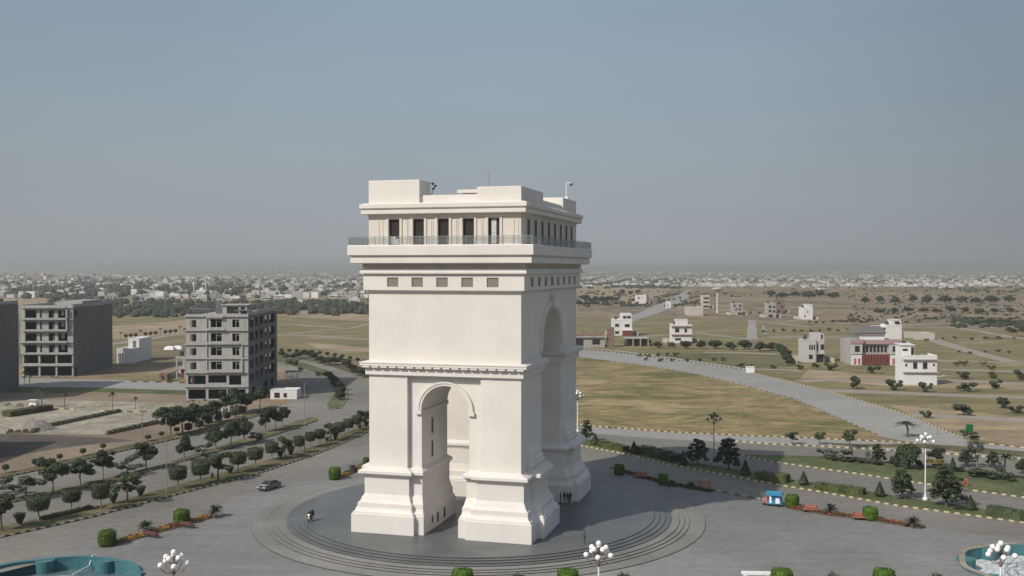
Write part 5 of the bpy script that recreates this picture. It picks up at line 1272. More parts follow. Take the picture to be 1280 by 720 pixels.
for row, x0, x1, n, w_ in ((403.5,1008,1090,9,5),(414.5,950,1066,10,5),(392,935,985,6,4),(446,792,850,5,6),(452,800,915,7,6),(425,1150,1275,7,5),(441,1190,1270,5,5),(416,1255,1290,4,8),(377,728,775,7,9),(382,722,750,4,9),(368,775,800,3,8),(372,955,1050,6,12),(405,1215,1262,6,8),(391,1090,1270,10,9),(379,1070,1270,10,12)):
    for i in range(n):
        px = x0+(x1-x0)*(i+.5)/n+U(-2, 2); py = row+U(-1.2, 1.2)
        plant('bush' if w_ < 7 else 'round', 'far_shrub', 'small dark shrub dotted over the far dry plots and scrub', px, py, w_*U(.7, 1.3), w_*U(.6, .9), 'small shrubs dotted over the far plots', 'shrub')
# beds at the plaza edge
for (a, b, c, d), n in zip([(134,682.5,20.5,21.5),(227,655,19,19.5),(418.5,599.5,14.5,16.5),(458,582,8,11),(774,593.5,12.5,14),(829,606,12.5,14.5),(990,634.5,16.5,17.5),(1088,650,18,17.5)],
    ['round topped clipped bush at the left end of the flower bed','flat topped clipped bush in the middle of the flower bed','clipped drum bush standing alone left of the arch','clipped bush peeping past the left side of the arch','dark clipped bush in shade just right of the arch','dark clipped bush in shade, second right of the arch','bright clipped drum beside the blue vehicle','bright clipped drum behind the orange bench']):
    plant('drum', 'drum_bush', n, a, b, c, d, 'clipped drum bushes round the plaza', 'bush')
for (a, D_), n in zip([(578,0),(710,0),(977,0),(1105,0)], ['clipped bush at the bottom edge below the arch steps','clipped bush at the bottom edge left of the middle globe lamp','clipped bush at the bottom edge beside the white bench','clipped bush at the bottom edge left of the right fountain']):
    t = plant('drum', 'drum_bush', n, a, 734.5, 26, 25, 'clipped drum bushes round the plaza', 'bush')
for (a, b, c, d), n in zip([(182,666.5,20,17),(269,646.5,18,17),(441,590,12,10),(840,608,11,9),(864,610.5,13,9),(1038,643,16,15),(1141,659,18,15)],
    ['feathery low palm in the middle of the yellow flower bed','feathery low palm at the right end of the flower bed','low palm beside the lone drum bush','dark low plant touching the second shaded bush','dark low palm in shade left of the red bench','low palm between the two orange benches','low palm at the right end of the red bed']):
    plant('sago', 'low_palm', n, a, b, c, d, 'low palms round the plaza', 'palm')
for a, n in zip((647, 779, 1042, 1170), ('low palm tip at the bottom edge under the arch','low palm tip at the bottom edge right of the middle lamp','low palm tip at the bottom edge right of the white bench','low palm tip at the bottom edge beside the right fountain')):
    plant('sago', 'low_palm', n, a, 733, 22, 18, 'low palms round the plaza', 'palm')
def flowerbed(label, px, w_, mats, r, split):
    t = tag(bpy.data.objects.new('flower_bed', None), label, 'flower bed'); C.objects.link(t)
    pts = GP(*px); x0, y0 = pts[0]; t.location = (x0, y0, .03)
    loc = [(x-x0, y-y0) for x, y in pts]
    kb = MB(); kb.ribbon(loc, w_+.3, .10); kb.build('soil', M['dirt'], t)
    n = 0; groups = {m: [] for m in mats}
    rs = resample(loc, .3)
    for i, (p, d) in enumerate(rs):
        m = split(i/len(rs), r); nr = Vector((-d.y, d.x))
        for q in range(44):
            o = p+nr*r.uniform(-.5,.5)*w_+d*r.uniform(-.2,.2); groups[m].append(((o.x, o.y, r.uniform(.12,.5)), (0,0,1)))
    for m, lp in groups.items():
        if lp: leaves(lp, .21, r).build('flowers' if 'flower' in m else 'foliage', M[m], t)
    return t
flowerbed('long bed of yellow and red flowers at the left of the plaza', [(142,680.5),(182,668.5),(225,657),(262,646.5),(272,645.5)], 1.5, ['yellow_flower','red_flower','leaf_dry'], r, lambda s, q: ('leaf_dry' if s < .1 or s > .93 else q.choice(['yellow_flower','red_flower','leaf_dry','red_flower']) if .3 < s < .75 else 'yellow_flower' if q.random() < .7 else 'red_flower'))
flowerbed('short bed of yellow flowers behind the arch at left', [(426,596.5),(445,588),(462,579)], 1.5, ['yellow_flower','leaf_dry'], r, lambda s, q: q.choice(['yellow_flower','leaf_dry']))
flowerbed('narrow red bed at the right of the plaza', [(992,636.5),(1040,644),(1088,650),(1154,660.5)], 1.2, ['red_flower','leaf_dry'], r, lambda s, q: 'red_flower' if q.random() < .6 else 'leaf_dry')
flowerbed('dark shaded bed behind the red benches', [(780,590.5),(829,604.5),(890,615.5)], .7, ['leaf_dry','red_flower'], r, lambda s, q: 'leaf_dry' if q.random() < .85 else 'red_flower')
# ------------------------------------------------------------------ things on the plaza and roads
def globe_lamp(label, x, y, h=10.2, heads=10, z=0.0, dark=False):
    t = thing('globe_lamp' if not dark else 'floodlight_mast', label, 'street lamp', (x, y, z), U(0, 1), 'globe lamps round the arch' if not dark else None)
    MB().lathe([(.4,0),(.4,.3),(.2,.5),(.17,.9),(.11,1.0),(.085,h*.78)], 12).build('pole', M['white_paint' if not dark else 'metal'], t)
    a = MB().lathe([(.13,h*.78),(.16,h*.8),(.1,h*.84),(.09,h-.55),(.16,h-.45),(.05,h-.35)], 10)
    g = []
    for k in range(5 if not dark else 4):
        for lvl, rr, zz in ((0,1.25,h-1.05),(1,.72,h-.45)):
            if lvl == 1 and k % 1: continue
            q = 2*math.pi*(k+.5*lvl)/(5 if not dark else 4); c, s = math.cos(q), math.sin(q)
            zb = h-2.0 if lvl == 0 else h-1.1
            a.tube((0,0,zb),(rr*.6*c,rr*.6*s,zb+.1),.045,.04,5).tube((rr*.6*c,rr*.6*s,zb+.1),(rr*c,rr*s,zz-.3),.04,.035,5)
            g.append((rr*c, rr*s, zz))
    g.append((0,0,h))
    a.build('bracket', M['bronze' if not dark else 'dark_metal'], t)
    for p in g:
        if dark: MB().lathe([(.1,.1),(.32,-.2),(.30,-.3)], 8, p).build('floodlight', M['dark_metal'], t)
        else: MB().sphere(p, .27, 12, 8).build('globe', M['globe'], t, smooth=True)
    return t
def at_depth(px, D): return ((px-640)/F*D, D)
globe_lamp('white globed lamp rising beside the left fountain at the bottom edge', *at_depth(215, 97), h=10.0)
globe_lamp('white globed lamp at the bottom edge in front of the arch steps', *at_depth(749, 99), h=10.3)
globe_lamp('white globed lamp standing before the right fountain', *at_depth(1254, 99), h=10.3)
globe_lamp('full height white globe lamp in the yellow kerbed strip', *G(1156.5, 626), h=10.5, z=.14)
globe_lamp('distant white globe lamp just right of the arch', *G(722, 541), h=9.3, z=.14)
globe_lamp('tall mast with a dark cluster of floodlights by the field', *G(892.3, 583.5), h=10.0, z=.14, dark=True)
for (px, py, h), lb in zip(((208.3,617.5,12.6),(380.8,565.5,13.4),(178,549,7),(1172,543,13),(925,533,11)), ('tall thin street lamp in the near median left of the car','tall thin street lamp in the near median right of the car','short thin lamp post at the corner of the paved lot','tall thin lamp post at the mouth of the curved road','thin lamp post standing by the big field')):
    t = thing('street_lamp', lb, 'street lamp', (*G(px, py), 0), U(0, 6), 'thin street lamps')
    MB().lathe([(.14,0),(.12,1.2),(.09,1.3),(.06,h)], 8).build('pole', M['metal'], t)
    MB().tube((0,0,h-.1),(1.6,0,h+.25),.04,.035,5).build('arm', M['metal'], t)
    MB().box(1.4,-.12,h+.16,2.1,.12,h+.28).build('lamp_head', M['metal'], t)
# fountains
def fountain(label, cx, cy, rad, foam):
    t = thing('fountain', label, 'fountain', (cx, cy, .03), 0)
    n = 96
    def rr(i): return rad*(1+.02*math.cos(8*2*math.pi*i/n))
    P = lambda k, z: [((rr(i)+k)*math.cos(2*math.pi*i/n), (rr(i)+k)*math.sin(2*math.pi*i/n), z) for i in range(n)]
    MB().sweep([P(.3,-.02),P(.3,.30),P(-.3,.30),P(-.3,-1.5)], 0).build('basin_wall', M['teal'], t)
    MB().sweep([P(.42,1.0),P(.9,0)], 0)
    MB().sweep([P(.4,.302),P(.4,.36),P(-.34,.36),P(-.34,.302),P(.4,.302)], 0, False, False).build('coping', M['teal'] if not foam else M['lot'], t)
    MB().sheet([(x, y) for x, y, z in P(-.2,0)], -1.2).build('water', M['foam'] if foam else M['water'], t)
    for k in range(8):
        a = 2*math.pi*(k+.5)/8; q = rad-.6
        MB().lathe([(1.15,-1.5),(1.15,.30)], 18, (q*math.cos(a), q*math.sin(a), 0)).build('buttress', M['teal'], t)
    for rad2, z in ((rad*.42,-.45),(rad*.52,-.6)):
        m = MB(); N = 64
        for i in range(N):
            a, b = 2*math.pi*i/N, 2*math.pi*(i+1)/N
            m.tube((rad2*math.cos(a),rad2*math.sin(a),z),(rad2*math.cos(b),rad2*math.sin(b),z),.06,None,6)
            if i % 4 == 0: m.tube((rad2*math.cos(a),rad2*math.sin(a),z),(rad2*math.cos(a),rad2*math.sin(a),z+.35),.035,.025,5).tube((rad2*math.cos(a),rad2*math.sin(a),-1.3),(rad2*math.cos(a),rad2*math.sin(a),z),.04,None,5)
        m.build('pipe_ring', M['metal'], t)
    MB().lathe([(1.2,-1.3),(1.0,-.7),(.4,-.4),(.3,.2),(.7,.35),(.75,.4)], 20).build('centre_nozzle', M['metal'], t)
    return t
ft = fountain('teal round fountain basin with ring pipes at the bottom left', *FOUNT[0], False)
MB().tube((1.6,11.3,.42),(1.5,10.6,.42),.07).tube((1.5,10.6,.42),(1.4,10.0,-.6),.07).tube((1.4,10.0,-.6),(.8,6.4,-.7),.07).build('supply_hose', M['white_paint'], ft)
fountain('teal fountain basin with foaming white water at the bottom right', *FOUNT[1], True)
# benches
def bench(label, px, py, rot, paint):
    t = thing('bench', label, 'bench', (*G(px, py), .03), rot, 'benches round the plaza'); t.scale = (.85, .9, .9)
    m = MB()
    for i in range(4): m.box(-1.3, -.42+i*.22, .45, 1.3, -.24+i*.22, .52)
    m.build('seat', M[paint], t)
    m = MB()
    for i in range(3): m.box(-1.3, .47+.03*i, .6+i*.19, 1.3, .53+.03*i, .75+i*.19)
    m.build('backrest', M[paint], t)
    for s in (-1.15, 1.05):
        MB().box(s, -.42, 0, s+.1, -.3, .449).box(s, .4, 0, s+.1, .5, 1.15).box(s, -.3, .36, s+.1, .4, .449).build('leg', M['dark_metal'], t)
for (px, py, ro, pt), lb in zip(((189.5,672,2.75,'dull_red'),(234.5,660,2.75,'dull_red'),(800,598,-.35,'orange'),(880,610,-.3,'orange'),(1013,640.5,-.25,'orange'),(1076,650.5,-.25,'orange')),
    ('bench seen from behind below the low palm in the flower bed','bench at the flat topped bush in the flower bed','red bench in shade right of the first dark bush','red bench in shade, far from the arch','orange bench right of the bright drum bush','orange bench before the drum bush on the right bed')): bench(lb, px, py, ro, pt)
t = thing('stone_bench', 'white slab bench cut by the bottom edge of the photo', 'bench', (*at_depth(947, 120.3), .03), -.05)
MB().box(-1.7, -.4, .9, 1.7, .4, 1.15).build('seat', M['white_paint'], t)
for s in (-1.5, 1.1): MB().box(s, -.35, 0, s+.4, .35, .899).build('leg', M['white_paint'], t)
# car
def car():
    a = G(322, 616); b = G(350, 607); d = (Vector(a)-Vector(b)).normalized()
    cx, cy = (a[0]+b[0])/2+.0, (a[1]+b[1])/2
    t = thing('parked_car' if False else 'sedan_car', 'silver grey saloon car driving along the road left of the arch', 'car', (cx, cy, .025), math.atan2(d.y, d.x))
    # profile along x (front = +x)
    L = 2.25
    low = [(-L,.35),(-L-.02,.75),(-L+.12,.95),(-1.55,1.0),(1.0,.98),(1.75,.88),(L-.05,.68),(L,.45),(L-.1,.28),(-L+.1,.26)]
    m = MB(); st = []
    for y, k in ((-.86,.94),(-.80,1.0),(.80,1.0),(.86,.94)):
        st.append([(x*(.985 if k < 1 else 1), y, .3+(z-.3)*k) for x, z in low])
    m.sweep(st, 0, True, True); body = m.build('body', M['car'], t, fix=True)
    m = MB(); rf = [[(-1.72,-.78,.97),(1.05,-.78,.97),(1.05,.78,.97),(-1.72,.78,.97)],[(-1.1,-.62,1.38),(.28,-.62,1.40),(.28,.62,1.40),(-1.1,.62,1.38)],[(-.95,-.55,1.44),(.1,-.55,1.46),(.1,.55,1.46),(-.95,.55,1.44)]]
    m.sweep(rf[:2], 0).build('cabin_glass', M['dark_glass'], t, fix=True)
    MB().sweep(rf[1:], 0, True, True).build('roof', M['car'], t, fix=True)
    m = MB()
    for s in (-1, 1):
        for (p, q) in (((-1.72,.785,.97),(-1.1,.63,1.385)),((1.05,.785,.97),(.28,.63,1.405)),((-.35,.79,.97),(-.35,.63,1.4))): m.tube((p[0],p[1]*s,p[2]),(q[0],q[1]*s,q[2]),.045,None,5)
    m.build('pillars', M['car'], t)
    for x in (-1.38, 1.38):
        for s in (-1, 1):
            w_ = MB(); n = 18; y0, y1 = s*.66, s*.87
            w_.tube((x,y0,.31),(x,y1,.31),.31,None,n).build('wheel', M['tyre'], t)
            wo = bpy.context.scene.collection.objects[-1] if False else None
            MB().tube((x,y1,.31),(x,y1+s*.012,.31),.2,None,12).build('hub', M['metal'], t)
    for s in (-1, 1):
        MB().box(2.06, s*.62-.2, .58, 2.215, s*.62+.2, .74).build('headlight', M['lamp_glass'], t)
        MB().box(-2.275, s*.62-.2, .68, -2.2, s*.62+.2, .84).build('tail_light', M['tail'], t)
        MB().box(.75, s*.92-.1, .95, .95, s*.92+.1, 1.08).build('wing_mirror', M['car'], t)
    MB().box(2.17, -.4, .5, 2.235, .4, .64).build('grille', M['dark_metal'], t)
    MB().box(1.15,-.7,.945,2.0,.7,.955).build('bonnet_glare', M['car_glare'], t).rotation_euler = (0, .0, 0)  # pale plate stands in for the glare off the bonnet
car()
# blue three wheeled cargo vehicle with stall body
def cargo():
    a = G(955, 631.5); b = G(978, 633.5); d = (Vector(a)-Vector(b)).normalized()
    t = thing('cargo_rickshaw', 'bright blue three wheeled stall vehicle with a canopy and faded red front', 'rickshaw', (*G(966.5, 632.5), .03), math.atan2(d.y, d.x)); t.scale = (.88, .88, .9)
    MB().box(-1.5,-.75,.45,1.0,.75,1.15).build('cargo_body', M['blue'], t)
    MB().box(-1.6,-.85,1.9,1.15,.85,2.35).add([(-1.6,-.85,2.351),(1.15,-.85,2.351),(1.15,.85,2.351),(-1.6,.85,2.351),(-1.5,0,2.55),(1.05,0,2.55)], [(0,1,5,4),(2,3,4,5),(1,2,5),(3,0,4)]).build('canopy', M['blue'], t)
    for x in (-1.45, -.3, .9):
        for y in (-.7, .62): MB().box(x, y, 1.151, x+.08, y+.08, 1.9).build('post', M['blue_dark'], t)
    MB().box(-1.2,.751,.6,-.5,.77,1.5).build('menu_panel', M['white_paint'], t)
    MB().box(.2,.751,.6,.55,.77,1.7).build('side_panel', M['white_paint'], t)
    MB().box(-1.4,-.6,1.16,.3,.6,1.75).build('goods_case', M['blue_dark'], t)
    MB().sweep([[(1.001,-.5,.4),(1.75,-.38,.45),(1.75,.38,.45),(1.001,.5,.4)],[(1.001,-.55,1.1),(1.65,-.4,1.1),(1.65,.4,1.1),(1.001,.55,1.1)],[(1.01,-.45,1.55),(1.2,-.3,1.55),(1.2,.3,1.55),(1.01,.45,1.55)]], 0, True, True).build('front_cowl', M['pinkred'], t, fix=True)
    MB().sphere((1.74,0,1.0),.13,10,6).build('headlight', M['lamp_glass'], t)
    for x, y in ((1.55,0),(-.95,.7),(-.95,-.7)): MB().tube((x,y-.07,.28),(x,y+.07,.28),.28,None,16).build('wheel', M['tyre'], t)
cargo()
# people
def body_mesh(pose, h=1.7):
    s = h/1.7
    V = {'pelvis':(0,0,.95,.135),'belly':(0,-.01,1.12,.125),'chest':(0,0,1.32,.14),'neck':(0,0,1.47,.055),'head':(0,-.01,1.58,.085),'crown':(0,0,1.66,.075)}
    E = [('pelvis','belly'),('belly','chest'),('chest','neck'),('neck','head'),('head','crown')]
    st = pose.get('stride', .1)
    for sd_, k in (('l',-1),('r',1)):
        V['hip'+sd_] = (.095*k,0,.9,.09); V['knee'+sd_] = (.1*k,-st*.5*k-.02,.5,.062); V['ank'+sd_] = (.1*k,st*k*-1,.09,.042); V['toe'+sd_] = (.11*k,-st*k-.17,.035,.035)
        V['sho'+sd_] = (.18*k,0,1.40,.06); V['elb'+sd_] = (.25*k,.03,1.13,.045); V['wri'+sd_] = (.25*k,-.08 if pose.get('hold') else -.02,.90 if not pose.get('hold') else 1.0,.033); V['han'+sd_] = (.25*k,-.13 if pose.get('hold') else -.05,.81 if not pose.get('hold') else .98,.032)
        E += [('pelvis','hip'+sd_),('hip'+sd_,'knee'+sd_),('knee'+sd_,'ank'+sd_),('ank'+sd_,'toe'+sd_),('chest','sho'+sd_),('sho'+sd_,'elb'+sd_),('elb'+sd_,'wri'+sd_),('wri'+sd_,'han'+sd_)]
    ks = list(V); me = bpy.data.meshes.new('body'); me.from_pydata([tuple(c*s for c in V[k][:3]) for k in ks], [(ks.index(a), ks.index(b)) for a, b in E], [])
    o = bpy.data.objects.new('tmp', me); C.objects.link(o)
    md = o.modifiers.new('skin', 'SKIN')
    for i, k in enumerate(ks):
        sv = me.skin_vertices[0].data[i]; sv.radius = (V[k][3]*s, V[k][3]*s*.9); sv.use_root = (k == 'pelvis')
    o.modifiers.new('sub', 'SUBSURF').levels = 1
    dg = bpy.context.evaluated_depsgraph_get(); out = bpy.data.meshes.new_from_object(o.evaluated_get(dg))
    bpy.data.objects.remove(o); out.name = 'body'; out.polygons.foreach_set('use_smooth', [True]*len(out.polygons))
    return out
PB = [body_mesh({'stride': .12}), body_mesh({'stride': .02, 'hold': 1})]
def person(label, x, y, rot, cloth, robe, z=0.0, group=None, h=1.0, pose=0, hood=False, bag=False):
    t = thing('person', label, 'person', (x, y, z), rot, group); t.scale = (h, h, h)
    me = PB[pose].copy(); me.materials.clear(); me.materials.append(M['skin']); me.materials.append(M[cloth])
    for p in me.polygons: p.material_index = 0 if (p.center.z > 1.46 or (p.center.z < 1.02 and abs(p.center.x) > .215)) else 1
    o = bpy.data.objects.new('body', me); C.objects.link(o); o.parent = t
    hd = MB().sphere((0,.015,1.62),.105,10,7,0,(1,1.05,1.1))
    hd.build('headscarf' if hood else 'hair', M['black_cloth' if hood else 'hair'], t, smooth=True)
    MB().sphere((0,-.06,1.585),.078,8,6,0,(.9,.75,1.15)).box(-.012,-.135,1.565,.012,-.10,1.6).build('face', M['skin'], t)
    if robe:
        m = MB(); n = 14; pr = [(.30,.05),(.28,.4),(.23,.85),(.2,1.05),(.215,1.3),(.2,1.4),(.08,1.5)]
        m.sweep([[(r_*math.cos(6.283*i/n)*(1+.06*math.sin(i*3)), r_*.75*math.sin(6.283*i/n), z_) for i in range(n)] for r_, z_ in pr], 0, True, True)
        for k in (-1, 1): m.tube((.17*k,0,1.4),(.27*k,.02,1.12),.085,.075,8).tube((.27*k,.02,1.12),(.26*k,-.08,.98),.075,.07,8)
        m.build('robe', M[robe], t, smooth=True)
    return t
def rider_mesh():
    V = {'pelvis':(0,0,.86,.14),'belly':(0,-.05,1.02,.13),'chest':(0,-.09,1.22,.145),'neck':(0,-.11,1.38,.055),'head':(0,-.13,1.5,.085),'crown':(0,-.12,1.58,.075)}
    E = [('pelvis','belly'),('belly','chest'),('chest','neck'),('neck','head'),('head','crown')]
    for sd_, k in (('l',-1),('r',1)):
        V['hip'+sd_] = (.11*k,-.05,.83,.1); V['knee'+sd_] = (.24*k,-.42,.78,.075); V['ank'+sd_] = (.22*k,-.28,.36,.05); V['toe'+sd_] = (.23*k,-.44,.31,.04)
        V['sho'+sd_] = (.19*k,-.09,1.31,.062); V['elb'+sd_] = (.30*k,-.28,1.1,.05); V['wri'+sd_] = (.28*k,-.5,1.04,.035); V['han'+sd_] = (.27*k,-.58,1.03,.034)
        E += [('pelvis','hip'+sd_),('hip'+sd_,'knee'+sd_),('knee'+sd_,'ank'+sd_),('ank'+sd_,'toe'+sd_),('chest','sho'+sd_),('sho'+sd_,'elb'+sd_),('elb'+sd_,'wri'+sd_),('wri'+sd_,'han'+sd_)]
    ks = list(V); me = bpy.data.meshes.new('body'); me.from_pydata([V[k][:3] for k in ks], [(ks.index(a), ks.index(b)) for a, b in E], [])
    o = bpy.data.objects.new('tmp', me); C.objects.link(o); o.modifiers.new('skin', 'SKIN')
    for i, k in enumerate(ks):
        sv = me.skin_vertices[0].data[i]; sv.radius = (V[k][3], V[k][3]*.9); sv.use_root = (k == 'pelvis')
    o.modifiers.new('sub', 'SUBSURF').levels = 1
    dg = bpy.context.evaluated_depsgraph_get(); out = bpy.data.meshes.new_from_object(o.evaluated_get(dg)); bpy.data.objects.remove(o)
    out.name = 'body'; out.polygons.foreach_set('use_smooth', [True]*len(out.polygons))
    out.materials.clear(); out.materials.append(M['skin']); out.materials.append(M['black_cloth'])
    for p in out.polygons: p.material_index = 0 if (p.center.z > 1.39 or (p.center.y < -.52 and p.center.z > .95)) else 1
    return out
RM = rider_mesh()
mx_, my_ = G(387.8, 651.5, PZ); HD = math.atan2(-1, -.12)
mb_ = thing('motorcycle', 'dark motorcycle with a white headlamp shell, ridden by two people on the dark platform', 'motorcycle', (mx_, my_, PZ), HD)
for x in (-.66, .66):
    m = MB(); N = 18
    for i in range(N):
        a, b = 6.283*i/N, 6.283*(i+1)/N; m.tube((x+.28*math.cos(a),0,.31+.28*math.sin(a)),(x+.28*math.cos(b),0,.31+.28*math.sin(b)),.05,None,6)
    m.tube((x,-.05,.31),(x,.05,.31),.08,None,8)
    for i in range(6): a = 6.283*i/6; m.tube((x,0,.31),(x+.27*math.cos(a),0,.31+.27*math.sin(a)),.012,None,4)
    m.build('wheel', M['tyre'], mb_)
MB().tube((-.66,.08,.31),(-.1,.1,.5),.03).tube((-.66,-.08,.31),(-.1,-.1,.5),.03).tube((-.1,0,.5),(.4,0,.85),.045).box(-.22,-.14,.28,.2,.14,.62).build('frame', M['dark_metal'], mb_)
MB().tube((.66,.07,.31),(.44,.07,1.0),.028).tube((.66,-.07,.31),(.44,-.07,1.0),.028).build('fork', M['white_paint'], mb_)
MB().box(.5,-.09,.58,.86,.09,.64).build('mudguard', M['white_paint'], mb_)
MB().sphere((.58,0,.98),.2,12,8,0,(.7,1,1)).build('headlamp', M['white_paint'], mb_, smooth=True)
MB().sphere((.18,0,.84),.19,10,7,0,(1.4,.75,.7)).build('tank', M['black_cloth'], mb_, smooth=True)
MB().box(-.85,-.14,.70,.02,.14,.78).build('seat', M['tyre'], mb_)
MB().tube((.44,-.36,1.06),(.44,.36,1.06),.022).build('handlebar', M['metal'], mb_)
for lb, ox, oy, oz in (('person in black clothes steering the motorcycle, in front of the pillion', -.12, -.04, 0.0), ('person in black clothes riding pillion behind the motorcycle driver', -.55, .2, .06)):
    c, sn = math.cos(HD), math.sin(HD)
    t = thing('person', lb, 'person', (mx_+ox*c-oy*sn, my_+ox*sn+oy*c, PZ+oz), HD+math.pi/2, 'two riders in black')
    o = bpy.data.objects.new('body', RM); C.objects.link(o); o.parent = t
    MB().sphere((0,-.105,1.545),.104,10,7,0,(1,1.05,1.05)).build('hair', M['hair'], t, smooth=True)
    MB().sphere((0,-.19,1.5),.078,8,6,0,(.9,.75,1.15)).box(-.012,-.265,1.48,.012,-.23,1.515).build('face', M['skin'], t)
    m = MB(); n = 12
    m.sweep([[(r_*math.cos(6.283*i/n)*1.1, y_+r_*.8*math.sin(6.283*i/n), z_) for i in range(n)] for r_, y_, z_ in ((.24,0,.72),(.21,-.04,.98),(.215,-.08,1.22),(.19,-.09,1.31),(.08,-.1,1.4))], 0, True, True).build('jacket', M['black_cloth'], t, smooth=True)
px_, py_ = G(730.5, 680.5, PZ); person('lone person in dark clothes standing on the platform near the steps', px_, py_, 2.4, 'grey_cloth', None, PZ, None, 1.03, 0)
for i, ((a, b_), lb) in enumerate(zip(((701,630.5),(705,628.5),(709.5,630),(713,629.5)), ('person in dark clothes nearest the front leg in the shade','person in dark clothes second from the front leg in the shade','person in dark clothes third in the shaded group by the arch','person in dark clothes at the right end of the shaded group'))):
    q = G(a, b_, PZ); person(lb, q[0]+.0, q[1], U(0, 6), 'black_cloth' if i % 2 else 'grey_cloth', None, PZ, 'group in the shade of the arch', 1.05, i % 2)
for (a, b_), lb in zip(((1064.8,573),(1083.5,575),(1086.2,575.5)), ('person in dark clothes walking on the far road by the grey bush','person on the far road, left of a pair','person on the far road, right of a pair')):
    q = G(a, b_); person(lb, q[0], q[1], U(0,6), 'grey_cloth', None, .03, 'people on the far road', 1.05, 0)
# small things
t = thing('green_sheet', 'bright green sheet stretched on two posts beside the tree at right', 'sheet', (*G(1211, 556), 0), .25)
MB().add([(-.9,0,2.5),(1.1,.3,2.4),(1.2,.1,4.2),(-.8,-.2,4.4),(-.9,.06,2.5),(1.1,.36,2.4),(1.2,.16,4.2),(-.8,-.14,4.4)], [(0,1,2,3),(7,6,5,4),(0,4,5,1),(1,5,6,2),(2,6,7,3),(3,7,4,0)]).build('sheet', M['green'], t)
for x in (-.85, 1.12): MB().tube((x,.1,0),(x,.1,4.3),.05).build('post', M['metal'], t)
t = thing('marker_post', 'small orange red marker box standing on the second strip', 'marker', (*G(1206, 608), .14))
MB().box(-.35,-.25,0,.35,.25,1.0).box(-.42,-.3,1.0,.42,.3,1.12).build('housing', M['orange'], t); MB().box(-.2,-.262,.3,.2,-.251,.7).build('door', M['red'], t)
t = thing('litter_bin', 'small dark bin standing in the near median beside the loose tree', 'bin', (*G(265, 599), .14))
MB().lathe([(.22,0),(.28,.8),(.3,.9)], 12).build('drum', M['dark_metal'], t); MB().lathe([(.31,.9),(.2,1.05),(.02,1.08)], 12).build('lid', M['dark_metal'], t)
t = thing('gate_kiosk', 'small white roadside cabinet at the kerb of the curved road', 'cabinet', (*G(934, 466), 0))
MB().box(0,0,0,2.6,2,2.0).build('housing', M['white_paint'], t); MB().box(-.15,-.15,2.0,2.75,2.15,2.15).build('roof', M['white_paint'], t)
def motorbike(label, px, py, rot):
    t = thing('motorcycle', label, 'motorcycle', (*G(px, py), .02), rot, 'motorcycles on the paved lot')
    for x in (-.65, .65):
        m = MB(); N = 16
        for i in range(N):
            a, b = 6.283*i/N, 6.283*(i+1)/N; m.tube((x+.28*math.cos(a),0,.3+.28*math.sin(a)),(x+.28*math.cos(b),0,.3+.28*math.sin(b)),.05,None,5)
        m.build('wheel', M['tyre'], t)
    MB().tube((-.65,0,.3),(0,0,.5),.05).tube((.65,0,.3),(.45,0,.95),.05).tube((.45,0,.95),(0,0,.5),.06).box(-.2,-.12,.3,.2,.12,.6).build('frame', M['dark_metal'], t)
    MB().sphere((.2,0,.85),.2,8,6,0,(1.3,.7,.7)).build('tank', M['red'], t, smooth=True); MB().box(-.75,-.12,.75,0,.12,.85).build('seat', M['tyre'], t)
    MB().tube((.42,-.35,1.05),(.42,.35,1.05),.025).build('handlebar', M['metal'], t)
motorbike('motorcycle standing on the lot left of two others', 10, 508, .3); motorbike('motorcycle standing on the lot nearest the dark hedge', 25, 508.5, .8); motorbike('motorcycle standing on the lot beside the white cart', 48, 507.5, 2.0)
t = thing('hand_cart', 'small white canopied cart on the lot left of the largest palm', 'cart', (*G(41.5, 509), .02))
MB().box(-.9,-.5,.5,.9,.5,1.2).build('tray', M['white_paint'], t); MB().box(-1.1,-.7,1.9,1.1,.7,2.0).build('canopy', M['white_paint'], t)
for x in (-.8,.72):
    for y in (-.45,.4): MB().box(x,y,1.2,x+.06,y+.06,1.9).build('post', M['metal'], t)
for y in (-.55,.55): MB().tube((0,y-.04,.35),(0,y+.04,.35),.35,None,14).build('wheel', M['tyre'], t)

# ------------------------------------------------------------------ far: town, woods, masts
t = thing('lattice_mast', 'thin lattice telecom mast on the hazy skyline left of the arch', 'mast', (*G(341.5, 353), 0))
m = MB(); hh = 50
for sx, sy in ((1,1),(1,-1),(-1,1),(-1,-1)): m.tube((2.2*sx,2.2*sy,-3),(.5*sx,.5*sy,hh),.25,.18,4)
for k in range(10):
    z0, z1 = hh*k/10, hh*(k+1)/10; a0, a1 = 2.2-1.7*k/10, 2.2-1.7*(k+1)/10
    for s in (-1, 1): m.tube((-a0*s,s*a0,z0),(a1*s,s*a1,z1),.14,None,4).tube((a0*s,-s*a0,z0),(a1*s,s*a1,z1),.14,None,4)
m.build('lattice', M['metal'], t)
t = thing('mosque', 'small white mosque with two thin minarets in the left town', 'mosque', (*G(252, 370), 0))
MB().box(-9,-6,0,9,8,8).build('hall', M['house_white'], t); MB().sphere((0,1,8),4.2,16,8).build('dome', M['house_white'], t, smooth=True)
for s in (-1, 1): MB().lathe([(1.2,0),(1.0,18),(1.5,18.3),(1.5,19),(.8,19.2),(.7,24),(.05,27)], 10, (s*8,-6.5,0)).build('minaret', M['house_cream'], t)
